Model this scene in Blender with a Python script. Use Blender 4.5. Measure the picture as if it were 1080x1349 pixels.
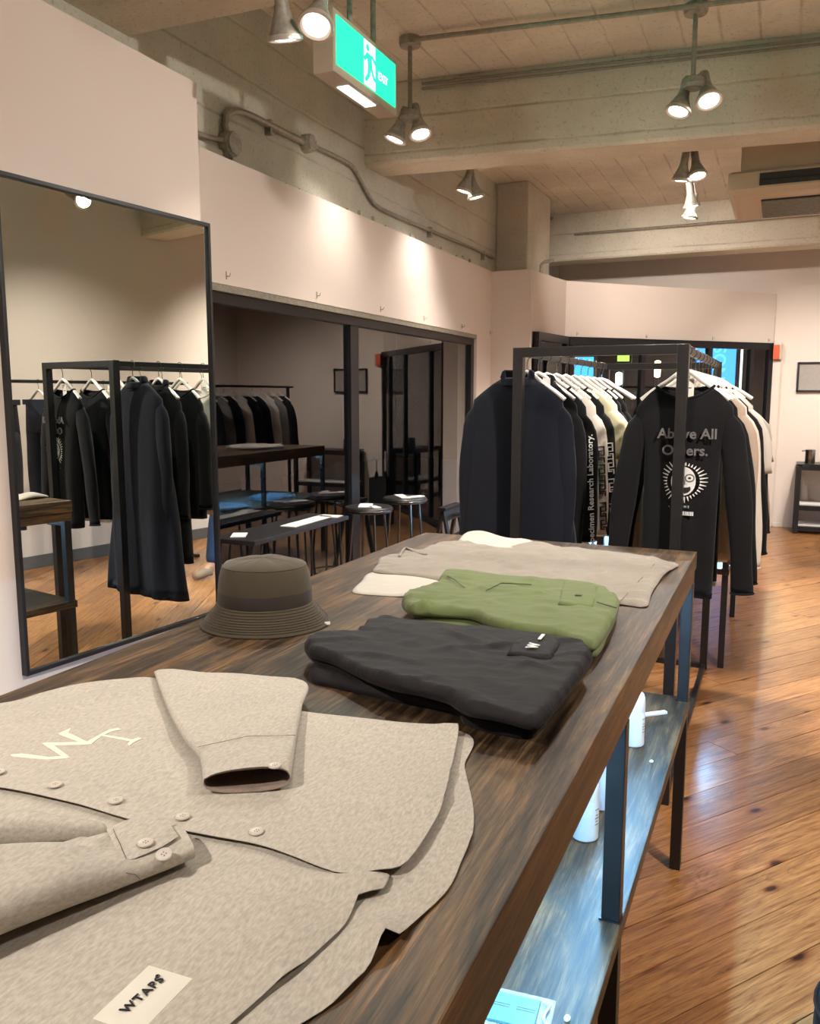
import bpy, bmesh, math, random
import numpy as np
from mathutils import Vector, Matrix, noise
from mathutils.geometry import delaunay_2d_cdt
random.seed(7)
for o in list(bpy.data.objects): bpy.data.objects.remove(o)
SC = bpy.context.scene
COL = SC.collection
# ------------------------------------------------------------------ camera
F, CX, CY, H = 1100.0, 540.0, 674.5, 1.5
PIT = math.atan(153/F); YAW = math.atan(490*math.cos(PIT)/F)
FW = Vector((-math.sin(YAW)*math.cos(PIT), math.cos(YAW)*math.cos(PIT), -math.sin(PIT)))
RT = Vector((math.cos(YAW), math.sin(YAW), 0)); UP = RT.cross(FW)
C0 = Vector((0, 0, H))
cd = bpy.data.cameras.new('camera'); cam = bpy.data.objects.new('camera', cd); COL.objects.link(cam)
cd.sensor_fit = 'HORIZONTAL'; cd.sensor_width = 36; cd.lens = 36*F/1080; cd.clip_start = .02
cam.matrix_world = Matrix(((RT.x, UP.x, -FW.x, 0), (RT.y, UP.y, -FW.y, 0), (RT.z, UP.z, -FW.z, H), (0, 0, 0, 1)))
SC.camera = cam
# ------------------------------------------------------------------ world, exposure
w = bpy.data.worlds.new('night_sky'); SC.world = w; w.use_nodes = True
w.node_tree.nodes['Background'].inputs[0].default_value = (.035, .045, .07, 1)
w.node_tree.nodes['Background'].inputs[1].default_value = .12
SC.view_settings.view_transform = 'Standard'; SC.view_settings.look = 'None'
SC.view_settings.exposure = 1.05; SC.view_settings.gamma = 1; SC.view_settings.use_curve_mapping = False
LAMP_COL = (1.0, .925, .855)
LAMP_W = 120.0

def ray(x, y): return FW + RT*((x-CX)/F) - UP*((y-CY)/F)
def onz(x, y, z): d = ray(x, y); return C0 + d*((z-H)/d.z)
def onx(x, y, X): d = ray(x, y); return C0 + d*(X/d.x)
def ony(x, y, Y): d = ray(x, y); return C0 + d*(Y/d.y)
# ------------------------------------------------------------------ materials
def srgb(r, g, b):
    f = lambda c: (c/255/12.92) if c/255 <= .04045 else ((c/255+.055)/1.055)**2.4
    return (f(r), f(g), f(b), 1)
class NT:
    def __init__(s, name):
        s.m = bpy.data.materials.new(name); s.m.use_nodes = True; s.t = s.m.node_tree; s.n = s.t.nodes; s.b = s.n['Principled BSDF']
    def add(s, t, **k):
        n = s.n.new(t)
        for a, v in k.items():
            if a in n.inputs: n.inputs[a].default_value = v
            else: setattr(n, a, v)
        return n
    def link(s, a, b): s.t.links.new(a, b)
    def coords(s, scale=(1, 1, 1), rot=(0, 0, 0), kind='Object', rnd=False):
        c = s.add('ShaderNodeTexCoord'); mp = s.add('ShaderNodeMapping'); mp.inputs['Scale'].default_value = scale; mp.inputs['Rotation'].default_value = rot
        src = c.outputs[kind]
        if rnd:
            oi = s.add('ShaderNodeObjectInfo'); mu = s.add('ShaderNodeVectorMath', operation='MULTIPLY_ADD')
            cx = s.add('ShaderNodeCombineXYZ'); 
            for i in range(3): s.link(oi.outputs['Random'], cx.inputs[i])
            mu.inputs[1].default_value = (37, 53, 19); s.link(cx.outputs[0], mu.inputs[0]); s.link(src, mu.inputs[2]); src = mu.outputs[0]
        s.link(src, mp.inputs['Vector']); return mp.outputs[0]
    def noise(s, vec, scale, detail=4, rough=.55, dist=0):
        n = s.add('ShaderNodeTexNoise', Scale=scale, Detail=detail, Roughness=rough, Distortion=dist); s.link(vec, n.inputs['Vector']); return n.outputs[0]
    def ramp(s, fac, stops):
        r = s.add('ShaderNodeValToRGB'); e = r.color_ramp.elements
        while len(e) < len(stops): e.new(.5)
        for i, (p, c) in enumerate(stops): e[i].position = p; e[i].color = c
        s.link(fac, r.inputs[0]); return r.outputs[0]
    def mix(s, fac, a, b, mode='MIX'):
        m = s.add('ShaderNodeMix', data_type='RGBA', blend_type=mode)
        for v, i in ((fac, 0), (a, 6), (b, 7)):
            if hasattr(v, 'is_linked') or hasattr(v, 'links'): s.link(v, m.inputs[i])
            else: m.inputs[i].default_value = v
        return m.outputs[2]
    def bump(s, h, strength=.3, dist=.01):
        b = s.add('ShaderNodeBump', Strength=strength, Distance=dist); s.link(h, b.inputs['Height'])
        old = s.b.inputs['Normal']
        if old.is_linked: s.link(old.links[0].from_socket, b.inputs['Normal'])
        s.link(b.outputs[0], old)
    def base(s, c): 
        if hasattr(c, 'links'): s.link(c, s.b.inputs['Base Color'])
        else: s.b.inputs['Base Color'].default_value = c
    def set(s, **k):
        for a, v in k.items(): s.b.inputs[a.replace('_', ' ')].default_value = v
def dk(c, f): return (c[0]*f, c[1]*f, c[2]*f, 1)
M = {}
def plain(name, rgb, rough=.5, metal=0, var=.12, scale=30, bump=0, bscale=200):
    n = NT(name); c = srgb(*rgb); v = n.coords()
    n.base(n.ramp(n.noise(v, scale), [(.3, dk(c, 1-var)), (.7, dk(c, 1+var))])); n.set(Roughness=rough, Metallic=metal)
    if bump: n.bump(n.noise(v, bscale, 3), bump, .002)
    M[name] = n.m; return n
def fabric(name, rgb, var=.1, rough=.92, weave=900, bump=.25, heather=0, sheen=.15, wr=.0):
    n = NT(name); c = srgb(*rgb); v = n.coords()
    f1 = n.ramp(n.noise(v, 6, 5), [(.3, dk(c, 1-var)), (.7, dk(c, 1+var))])
    if heather:
        vs = n.coords(scale=(1, .35, 1)); f2 = n.ramp(n.noise(vs, weave*.55, 2), [(.3, (1-heather,)*3+(1,)), (.7, (1+heather,)*3+(1,))])
        f1 = n.mix(1.0, f1, f2, 'MULTIPLY')
    n.base(f1); n.set(Roughness=rough, Sheen_Weight=sheen, Specular_IOR_Level=.2)
    n.bump(n.noise(v, weave, 2), bump, .0008)
    if wr: n.bump(n.noise(n.coords(scale=(1, 1, .4)), 14, 4, .5, .6), wr, .02)
    M[name] = n.m; return n
def emit(name, col, strength, base=(.02, .02, .02, 1)):
    n = NT(name); n.base(base); n.b.inputs['Emission Color'].default_value = (*col[:3], 1); n.b.inputs['Emission Strength'].default_value = strength; M[name] = n.m

def concrete(name, rgb, along, seam=.24):
    n = NT(name); c = srgb(*rgb); v = n.coords(kind='Object')
    big = n.ramp(n.noise(v, 1.7, 6, .6), [(.25, dk(c, .80)), (.75, dk(c, 1.16))])
    spk = n.ramp(n.noise(v, 55, 3), [(.30, (.55, .53, .5, 1)), (.42, (1, 1, 1, 1))])
    col = n.mix(.55, big, n.mix(1.0, big, spk, 'MULTIPLY'))
    # board-marked shuttering: thin uneven seams
    sx = n.add('ShaderNodeSeparateXYZ'); vn = n.coords(); n.link(vn, sx.inputs[0])
    wob = n.noise(vn, 1.3, 2)
    ad = n.add('ShaderNodeMath', operation='MULTIPLY_ADD'); n.link(wob, ad.inputs[0]); ad.inputs[1].default_value = .03; n.link(sx.outputs[along], ad.inputs[2])
    md = n.add('ShaderNodeMath', operation='PINGPONG'); n.link(ad.outputs[0], md.inputs[0]); md.inputs[1].default_value = seam/2
    line = n.ramp(md.outputs[0], [(.0, (0, 0, 0, 1)), (.012, (1, 1, 1, 1))])
    brk = n.ramp(n.noise(vn, 3.1, 3), [(.36, (1, 1, 1, 1)), (.60, (0, 0, 0, 1))])
    l2 = n.mix(1.0, line, brk, 'ADD')
    n.base(n.mix(1.0, col, n.ramp(l2, [(0, (.70, .68, .64, 1)), (1, (1, 1, 1, 1))]), 'MULTIPLY'))
    n.set(Roughness=.85, Specular_IOR_Level=.25)
    n.bump(l2, .45, .010); n.bump(n.noise(v, 22, 6, .65), .35, .02); n.bump(n.noise(v, 120, 3), .2, .004)
    M[name] = n.m
concrete('concrete_wall', (190, 186, 170), 2)
concrete('concrete_ceiling', (212, 203, 186), 0, .20)
concrete('concrete_plain', (196, 190, 174), 0, 9.0)
concrete('concrete_beam', (208, 200, 182), 2, .22)

n = plain('plaster', (212, 198, 186), .75, 0, .025, 1.2); n.bump(n.noise(n.coords(), 60, 4), .06, .004)
n = plain('baseboard_grey', (92, 88, 86), .5, 0, .05)
plain('black_metal', (26, 24, 24), .38, .0, .2, 20, .05)
plain('black_frame', (22, 22, 25), .35, 0, .15, 10)
plain('galv', (146, 140, 126), .45, .3, .2, 40, .1)
plain('galv_dark', (150, 144, 130), .5, .2, .25, 40, .1)
plain('lamp_ring', (196, 186, 174), .3, .4, .05)
plain('white_plastic', (196, 198, 198), .38, 0, .02)
plain('chrome', (150, 148, 145), .2, 1, .05)
plain('hanger_white', (214, 206, 196), .4, 0, .05)
plain('tag_white', (228, 222, 210), .7, 0, .03)
plain('tag_kraft', (170, 140, 110), .8, 0, .05)
plain('print_white', (206, 204, 200), .6, 0, .06, 90)
plain('print_grey', (92, 88, 86), .7, 0, .25, 120)
plain('print_black', (24, 22, 22), .7, 0, .1)
plain('print_cream', (214, 206, 188), .65, 0, .03)
plain('patch_cream', (206, 200, 186), .8, 0, .02, 40, .1, 700)
plain('stitch', (104, 94, 84), .9, 0, .1)
plain('button', (186, 176, 164), .35, 0, .05)
plain('ac_beige', (196, 176, 150), .45, 0, .03)
plain('ac_dark', (52, 48, 44), .5, 0, .1)
plain('rubber', (20, 20, 20), .7, 0, .1)
plain('orange_box', (200, 78, 36), .5, 0, .05)
plain('paper_white', (225, 222, 215), .5, 0, .05)
plain('sign_housing', (176, 160, 140), .5, 0, .03)
plain('mint', (96, 150, 146), .4, 0, .03)
plain('asphalt', (40, 40, 44), .8, 0, .2, 15)
plain('street_wall', (44, 42, 42), .8, 0, .25, 2)
plain('picture_paper', (150, 142, 134), .6, 0, .05)
fabric('shirt_beige', (168, 160, 147), .04, weave=620, bump=.35, heather=.16)
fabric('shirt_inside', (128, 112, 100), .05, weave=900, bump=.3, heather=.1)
fabric('hat_olive', (68, 60, 46), .1, weave=700, bump=.35, wr=.12)
fabric('hat_band', (48, 42, 36), .1, weave=700, bump=.3)
fabric('pants_black', (25, 22, 23), .12, .7, 800, .2, 0, .04, .35)
fabric('pants_green', (90, 99, 60), .08, .8, 800, .25, 0, .1, .3)
fabric('green_dark', (62, 70, 42), .08)
fabric('tee_grey', (124, 115, 104), .05, weave=700, bump=.3, heather=.06, wr=.35)
fabric('tee_white', (166, 159, 148), .03, weave=700, bump=.2, wr=.2)
fabric('knit_black', (16, 15, 16), .15, .95, 500, .2, 0, .05, .25)
fabric('coat_navy', (15, 17, 26), .15, .9, 600, .2, 0, .05, .2)
fabric('coat_blue', (26, 34, 58), .12, .9, 600, .2, 0, .05, .2)
fabric('sweat_beige', (168, 148, 130), .06, .95, 500, .2, .05, .1, .3)
fabric('tee_cream', (196, 186, 152), .05, .95, 500, .2, 0, .1, .3)
fabric('knit_white', (206, 196, 184), .04, .95, 500, .2, 0, .1, .3)
fabric('denim', (44, 52, 70), .2, .9, 500, .3, .15)
fabric('jeans_black', (34, 33, 36), .25, .9, 500, .3, .2)
fabric('fold_blue', (150, 176, 196), .06, .9, 500, .2, 0, .1, .3)
fabric('fold_grey', (120, 116, 112), .06, .9, 500, .2, 0, .1, .3)
emit('lamp_disc', (1, .93, .84), 9)
emit('exit_green', (.004, 1.0, .37), .9)
emit('exit_white', (.8, 1, .94), 1.3)
emit('led_strip', (.28, .62, 1.0), 120)
emit('neon_blue', (.05, .28, .95), 1.6)
emit('neon_cyan', (.1, .85, .8), 1.6)
emit('screen_blue', (.05, .35, .75), 1.5)
emit('sign_lime', (.45, .8, .1), 1.2)
emit('street_light', (1, .95, .85), 6)
emit('warm_light', (1, .7, .35), 5)
emit('red_light', (1, .12, .12), 4)

def wood_table(name, cols):
    n = NT(name)
    v = n.coords(scale=(1, .07, 1)); v2 = n.coords(scale=(1, .22, 1))
    g = n.noise(v, 75, 8, .68, .6); g2 = n.noise(v2, 6.5, 5, .6, 1.6); g3 = n.noise(n.coords(scale=(1, .045, 1)), 260, 4, .7)
    a = n.ramp(g, [(.36, srgb(*cols[0])), (.5, srgb(*cols[1])), (.64, srgb(*cols[2]))])
    b = n.ramp(g2, [(.40, srgb(*cols[0])), (.52, srgb(*cols[1])), (.62, srgb(*cols[3]))])
    c = n.mix(.45, a, b); ln = n.ramp(n.noise(n.coords(scale=(1, .022, 1)), 150, 5, .75, .3), [(.44, (.30, .26, .23, 1)), (.49, (1, 1, 1, 1))])
    ll = n.ramp(n.noise(n.coords(scale=(1, .03, 1)), 95, 5, .7, .5), [(.55, (1, 1, 1, 1)), (.60, (1.55, 1.45, 1.3, 1))])
    c = n.mix(.6, c, n.mix(1.0, c, ln, 'MULTIPLY')); c = n.mix(.6, c, n.mix(1.0, c, ll, 'MULTIPLY'))
    n.base(n.mix(.35, c, n.ramp(g3, [(.42, (.3, .27, .25, 1)), (.58, (1, 1, 1, 1))]), 'MULTIPLY'))
    n.set(Roughness=.42, Specular_IOR_Level=.32)
    n.bump(g3, .25, .001); n.bump(g, .12, .002); M[name] = n.m
wood_table('walnut', [(30, 24, 18), (70, 55, 40), (120, 96, 68), (132, 98, 58)])
wood_table('walnut_edge', [(56, 42, 30), (84, 63, 43), (106, 82, 58), (110, 82, 52)])
def wood_floor():
    n = NT('floor_pine'); v = n.coords(scale=(.07, 1, 1), rnd=True); v2 = n.coords(scale=(.10, 1, 1), rnd=True)
    wv = n.noise(v2, 9, 4, .5, 2.2)
    ring = n.add('ShaderNodeMath', operation='PINGPONG'); mu = n.add('ShaderNodeMath', operation='MULTIPLY'); n.link(wv, mu.inputs[0]); mu.inputs[1].default_value = 9; n.link(mu.outputs[0], ring.inputs[0]); ring.inputs[1].default_value = .5
    grain = n.noise(v, 70, 6, .6)
    c = n.ramp(ring.outputs[0], [(.02, srgb(118, 74, 40)), (.14, srgb(158, 106, 60)), (.5, srgb(190, 138, 86))])
    c = n.mix(.62, c, n.ramp(grain, [(.34, srgb(128, 82, 46)), (.64, srgb(192, 142, 90))]))
    fl_ = n.ramp(n.noise(n.coords(scale=(.02, 1, 1), rnd=True), 130, 5, .75, .4), [(.43, (.62, .54, .48, 1)), (.48, (1, 1, 1, 1))]); c = n.mix(.75, c, n.mix(1.0, c, fl_, 'MULTIPLY'))
    oi = n.add('ShaderNodeObjectInfo')
    c = n.mix(1.0, c, n.ramp(oi.outputs['Random'], [(0, (.72, .68, .64, 1)), (.5, (.95, .93, .9, 1)), (1, (1.12, 1.1, 1.06, 1))]), 'MULTIPLY')
    vo = n.add('ShaderNodeTexVoronoi', Scale=2.6, voronoi_dimensions='2D'); n.link(n.coords(scale=(.55, 1.3, 1), rnd=True), vo.inputs['Vector'])
    kn = n.ramp(vo.outputs['Distance'], [(.022, (.10, .05, .03, 1)), (.05, (.75, .6, .5, 1)), (.09, (1, 1, 1, 1))])
    n.base(n.mix(1.0, c, kn, 'MULTIPLY')); n.set(Roughness=.34, Specular_IOR_Level=.5, Coat_Weight=.25, Coat_Roughness=.18)
    n.bump(grain, .12, .002); n.bump(n.noise(n.coords(scale=(.3, 1, 1), rnd=True), 10, 3), .15, .004); M['floor_pine'] = n.m
wood_floor()
plain('floor_gap', (52, 32, 18), .7)
def glass():
    n = NT('window_glass'); out = n.n['Material Output']; n.n.remove(n.b)
    g = n.add('ShaderNodeBsdfGlossy'); g.inputs['Roughness'].default_value = .0; t = n.add('ShaderNodeBsdfTransparent'); t.inputs[0].default_value = (.86, .9, .9, 1)
    lw = n.add('ShaderNodeFresnel', IOR=1.5); geo = n.add('ShaderNodeNewGeometry')
    a = n.add('ShaderNodeMath', operation='MULTIPLY'); n.link(lw.outputs[0], a.inputs[0]); a.inputs[1].default_value = 1.9
    s = n.add('ShaderNodeMath', operation='SUBTRACT'); s.inputs[0].default_value = 1; n.link(geo.outputs['Backfacing'], s.inputs[1])
    b = n.add('ShaderNodeMath', operation='MULTIPLY'); n.link(a.outputs[0], b.inputs[0]); n.link(s.outputs[0], b.inputs[1]); b.use_clamp = True
    mx = n.add('ShaderNodeMixShader'); n.link(b.outputs[0], mx.inputs[0]); n.link(t.outputs[0], mx.inputs[1]); n.link(g.outputs[0], mx.inputs[2]); n.link(mx.outputs[0], out.inputs[0]); M['window_glass'] = n.m
glass()
n = NT('mirror_glass'); n.base((.80, .83, .78, 1)); n.set(Metallic=1, Roughness=.0); M['mirror_glass'] = n.m
n = NT('clear_film'); n.base((.8, .9, .95, 1)); n.set(Roughness=.15, Alpha=.28); M['clear_film'] = n.m
# ------------------------------------------------------------------ mesh helpers
class MB:
    def __init__(s): s.v = []; s.f = []
    def add(s, vs, fs): o = len(s.v); s.v += [tuple(v) for v in vs]; s.f += [tuple(i+o for i in f) for f in fs]; return s
    def box(s, x0, x1, y0, y1, z0, z1, mat=None):
        vs = [Vector((x, y, z)) for z in (z0, z1) for y in (y0, y1) for x in (x0, x1)]
        if mat: vs = [mat @ v for v in vs]
        return s.add(vs, [(0, 2, 3, 1), (4, 5, 7, 6), (0, 1, 5, 4), (2, 6, 7, 3), (0, 4, 6, 2), (1, 3, 7, 5)])
    def bbox(s, x0, x1, y0, y1, z0, z1, b=.004, mat=None):
        bm = bmesh.new(); bmesh.ops.create_cube(bm, size=1)
        for v in bm.verts: v.co = Vector(((x0+x1)/2+v.co.x*(x1-x0), (y0+y1)/2+v.co.y*(y1-y0), (z0+z1)/2+v.co.z*(z1-z0)))
        bmesh.ops.bevel(bm, geom=bm.edges[:], offset=b, segments=2, profile=.6, affect='EDGES')
        bm.verts.index_update(); vs = [(mat @ v.co if mat else v.co.copy()) for v in bm.verts]; fs = [[v.index for v in f.verts] for f in bm.faces]; bm.free()
        return s.add(vs, fs)
    def prism(s, poly, z0, z1):
        n = len(poly); a = sum(poly[i][0]*poly[(i+1) % n][1]-poly[(i+1) % n][0]*poly[i][1] for i in range(n))
        if a < 0: poly = poly[::-1]
        return s.add([(p[0], p[1], z0) for p in poly]+[(p[0], p[1], z1) for p in poly], [tuple(range(n))[::-1], tuple(range(n, 2*n))]+[(i, (i+1) % n, n+(i+1) % n, n+i) for i in range(n)])
    def rings(s, rings, cap0=True, cap1=True, closed=True):
        n = len(rings[0]); vs = [p for r in rings for p in r]; fs = []
        for i in range(len(rings)-1):
            for j in range(n if closed else n-1):
                k = (j+1) % n; fs.append((i*n+j, i*n+k, (i+1)*n+k, (i+1)*n+j))
        if cap0: fs.append(tuple(range(n))[::-1])
        if cap1: fs.append(tuple(range((len(rings)-1)*n, len(rings)*n)))
        return s.add(vs, fs)
    def tube(s, pts, r, n=8, cap=True):
        pts = [Vector(p) for p in pts]; rs = r if isinstance(r, (list, tuple)) else [r]*len(pts); out = []; up = None
        for i, p in enumerate(pts):
            t = (pts[min(i+1, len(pts)-1)]-pts[max(i-1, 0)]).normalized()
            if up is None: up = Vector((0, 0, 1)) if abs(t.z) < .9 else Vector((1, 0, 0))
            a = (up - t*up.dot(t)).normalized(); b = t.cross(a); up = a
            out.append([p+a*rs[i]*math.cos(2*math.pi*k/n)+b*rs[i]*math.sin(2*math.pi*k/n) for k in range(n)])
        return s.rings(out, cap, cap)
    def lathe(s, prof, n=24, mat=None, cap0=True, cap1=True, ex=1, ey=1):
        rs = [[Vector((r*ex*math.cos(2*math.pi*k/n), r*ey*math.sin(2*math.pi*k/n), z)) for k in range(n)] for r, z in prof]
        if mat: rs = [[mat @ p for p in q] for q in rs]
        return s.rings(rs, cap0, cap1)
    def build(s, name, mat, parent=None, smooth=False, origin=None):
        me = bpy.data.meshes.new(name); o0 = Vector(origin) if origin is not None else Vector((0, 0, 0))
        me.from_pydata([Vector(v)-o0 for v in s.v], [], s.f); me.materials.append(M[mat] if isinstance(mat, str) else mat)
        bm = bmesh.new(); bm.from_mesh(me); bmesh.ops.recalc_face_normals(bm, faces=bm.faces[:]); bm.to_mesh(me); bm.free()
        if smooth: 
            me.polygons.foreach_set('use_smooth', [True]*len(me.polygons)); me.update()
            if smooth != 'all': me.set_sharp_from_angle(angle=math.radians(38))
        o = bpy.data.objects.new(name, me); COL.objects.link(o); o.location = o0
        if parent:
            o.parent = parent
            o.location = o0 - Vector(parent.get('_w', (0, 0, 0))) if origin is not None else -Vector(parent.get('_w', (0, 0, 0)))
        return o
def tag(o, label=None, cat=None, group=None, kind=None):
    if label: o['label'] = label
    if cat: o['category'] = cat
    if group: o['group'] = group
    if kind: o['kind'] = kind
    return o
WORLD = {}
def empty(name, loc, label=None, cat=None, group=None, kind=None):
    o = bpy.data.objects.new(name, None); COL.objects.link(o); o.location = loc; o.empty_display_size = .05
    WORLD[o.name] = Vector(loc); return tag(o, label, cat, group, kind)
def part(mb, name, mat, parent, smooth=False):
    """world-space mesh put under a parent Empty or mesh (keeps world position)"""
    o = mb.build(name, mat, None, smooth); c = Vector((0, 0, 0)); p = parent
    while p is not None: c += Vector(p.location); p = p.parent
    o.parent = parent; o.location = -c; return o
def thing(mb, name, mat, label, cat, group=None, smooth=False):
    vs = [Vector(v) for v in mb.v]; lo = Vector([min(v[i] for v in vs) for i in range(3)]); hi = Vector([max(v[i] for v in vs) for i in range(3)])
    return tag(mb.build(name, mat, None, smooth, origin=((lo.x+hi.x)/2, (lo.y+hi.y)/2, lo.z)), label, cat, group)
def copy_tree(o, parent=None):
    c = o.copy(); COL.objects.link(c); c.parent = parent
    for ch in o.children: copy_tree(ch, c)
    return c
def catmull(pts, step, closed=True):
    n = len(pts); out = []
    for i in range(n if closed else n-1):
        g = (lambda k: Vector(pts[k % n])) if closed else (lambda k: Vector(pts[max(0, min(n-1, k))]))
        p0, p1, p2, p3 = g(i-1), g(i), g(i+1), g(i+2); m = max(1, int((p2-p1).length/step))
        for k in range(m):
            t = k/m; out.append(.5*((2*p1)+(p2-p0)*t+(2*p0-5*p1+4*p2-p3)*t*t+(3*p1-p0-3*p2+p3)*t**3))
    if not closed: out.append(Vector(pts[-1]))
    return out
def inside(poly, P):
    x, y = P[:, 0], P[:, 1]; r = np.zeros(len(P), bool); n = len(poly); j = n-1
    for i in range(n):
        xi, yi = poly[i]; xj, yj = poly[j]
        c = ((yi > y) != (yj > y)); 
        with np.errstate(divide='ignore', invalid='ignore'): r ^= c & (x < (xj-xi)*(y-yi)/(yj-yi+1e-12)+xi)
        j = i
    return r
def edge_dist(poly, P):
    A = np.array(poly); B = np.roll(A, -1, 0); d = np.full(len(P), 1e9)
    for a, b in zip(A, B):
        ab = b-a; t = np.clip(((P-a) @ ab)/(ab @ ab+1e-12), 0, 1); d = np.minimum(d, np.linalg.norm(P-(a+t[:, None]*ab), axis=1))
    return d
def sheet(outline, z0, thick, res=.012, rnd=.008, zf=None, smooth_outline=True, bottom=None):
    """cloth slab on a surface: rounded rim, height field on top. outline = world XY. Returns MB"""
    poly = catmull([Vector((p[0], p[1])) for p in outline], res) if smooth_outline else [Vector((p[0], p[1])) for p in outline]
    pl = [(p.x, p.y) for p in poly]; A = np.array(pl); lo, hi = A.min(0), A.max(0)
    g = []; yy = lo[1]; r = 0
    while yy < hi[1]:
        xs = np.arange(lo[0]+(res/2 if r % 2 else 0), hi[0], res); g.append(np.stack([xs, np.full(len(xs), yy)], 1)); yy += res*.866; r += 1
    G = np.concatenate(g); G = G[inside(pl, G)]; G = G[edge_dist(pl, G) > res*.6]
    # ring just inside the rim for a rounded edge
    co = [Vector(p) for p in pl]+[Vector(p) for p in G.tolist()]
    vs, es, fs, *_ = delaunay_2d_cdt(co, [], [list(range(len(pl)))], 1, 1e-6)
    P = np.array([(v.x, v.y) for v in vs]); D = edge_dist(pl, P); n = len(vs)
    top = []; bot = []
    for i in range(n):
        x, y = P[i]; d = D[i]; q = min(d/rnd, 1.0); prof = math.sqrt(max(0, 1-(1-q)**2))
        dz = zf(x, y, d) if zf else 0
        b = z0+(bottom(x, y, d) if bottom else 0)
        top.append((x, y, b+thick*(.35+.65*prof)+dz)); bot.append((x, y, b+(dz*.5 if bottom is None and zf and False else 0)))
    mb = MB(); F_ = [tuple(f) for f in fs]
    from collections import Counter
    cnt = Counter(); 
    for f in F_:
        for k in range(3): cnt[frozenset((f[k], f[(k+1) % 3]))] += 1
    side = []
    for f in F_:
        for k in range(3):
            a, b = f[k], f[(k+1) % 3]
            if cnt[frozenset((a, b))] == 1: side.append((a, a+n, b+n, b))
    mb.add(top+bot, F_+[tuple(i+n for i in f[::-1]) for f in F_]+side); return mb
def nz(x, y, s, seed=0): return noise.noise(Vector((x*s+seed*7.3, y*s-seed*3.1, seed*1.7)))
def text_mesh(txt, size, mat, parent, mw, extrude=.0006, name='lettering', align='CENTER', bold=0, shear=0, spacing=1):
    cu = bpy.data.curves.new('t', 'FONT'); cu.body = txt; cu.size = size; cu.extrude = extrude; cu.align_x = align; cu.align_y = 'CENTER'; cu.offset = bold; cu.shear = shear; cu.space_character = spacing; cu.resolution_u = 3
    ob = bpy.data.objects.new('t', cu); COL.objects.link(ob); dg = bpy.context.evaluated_depsgraph_get()
    me = bpy.data.meshes.new_from_object(ob.evaluated_get(dg)); bpy.data.objects.remove(ob); me.transform(mw); me.name = name
    me.materials.clear(); me.materials.append(M[mat]); o = bpy.data.objects.new(name, me); COL.objects.link(o)
    c = Vector((0, 0, 0)); p = parent
    while p is not None: c += Vector(p.location); p = p.parent
    if parent: o.parent = parent; o.location = -c
    return o
def frame_mat(o, xa, ya):
    xa = Vector(xa).normalized(); za = xa.cross(Vector(ya)).normalized(); ya = za.cross(xa)
    return Matrix(((xa.x, ya.x, za.x, o[0]), (xa.y, ya.y, za.y, o[1]), (xa.z, ya.z, za.z, o[2]), (0, 0, 0, 1)))
# ------------------------------------------------------------------ SETTING
X0, X1, Y0, Y1, ZC = -2.6, 2.3, -2.6, 10.45, 3.5
st = lambda o: tag(o, kind='structure')
fl = st(MB().box(X0, X1, Y0, 10.6, -.06, -.016).build('floor', 'floor_gap'))
PD = math.radians(53.5); PW = .157
def clip(poly, x0, x1, y0, y1):
    for ax, lim, sg in ((0, x0, 1), (0, x1, -1), (1, y0, 1), (1, y1, -1)):
        out = []
        for i in range(len(poly)):
            a, b = poly[i-1], poly[i]; ia = (a[ax]-lim)*sg >= 0; ib = (b[ax]-lim)*sg >= 0
            if ia != ib: t = (lim-a[ax])/(b[ax]-a[ax]); out.append((a[0]+t*(b[0]-a[0]), a[1]+t*(b[1]-a[1])))
            if ib: out.append(b)
        poly = out
        if not poly: return []
    return poly
rp = random.Random(3); R2 = Matrix.Rotation(PD, 4, 'Z'); npl = 0
for i in range(-40, 70):
    v0, v1 = -i*PW+.03, -i*PW+PW+.03-.0032
    u = -6-rp.random()*2
    while u < 14:
        L = rp.uniform(1.9, 3.4)
        loc = [(u, v0), (u+L-.002, v0), (u+L-.002, v1), (u, v1)]; u += L
        wp = [(R2 @ Vector((a, b, 0))).to_2d()[:] for a, b in loc]; wc = clip(wp, X0+.02, X1-.005, -1.2, 10.42)
        if len(wc) < 3: continue
        # keep the planks that the view or the mirror reaches
        back = [(R2.inverted() @ Vector((a, b, 0))).to_2d() for a, b in wc]
        cx = sum(b.x for b in back)/len(back); cy = sum(b.y for b in back)/len(back)
        dz = rp.uniform(-.0012, 0)
        mb = MB().prism([(b.x-cx, b.y-cy) for b in back], -.016, dz)
        o = mb.build('plank', 'floor_pine', fl); o.rotation_euler = (0, 0, PD); c = R2 @ Vector((cx, cy, 0)); o.location = (c.x, c.y, 0); npl += 1
print('planks', npl)
# ceiling and beams
ce = st(MB().box(X0-.1, X1+.1, Y0-.1, 10.7, ZC, ZC+.12).build('ceiling', 'concrete_ceiling'))
def beam(y0, y1, w, z):
    bv = 0.018; d = Vector((4.9, y1-y0)).normalized(); nn = Vector((-d.y, d.x)); a = Vector((X0, y0)); b = Vector((X1, y1))
    m = MB(); prof = [(0, ZC), (0, z+bv), (bv, z), (w-bv, z), (w, z+bv), (w, ZC)]; r = []
    for e in (a, b): r.append([Vector((e.x+nn.x*s, e.y+nn.y*s, zz)) for s, zz in prof])
    m.rings(r); return part(m, 'beam', 'concrete_beam', ce)
beam(2.52, 2.65, .45, 2.998); beam(5.15, 5.72, .30, 2.998); beam(9.53, 9.45, .35, 2.998)
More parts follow.
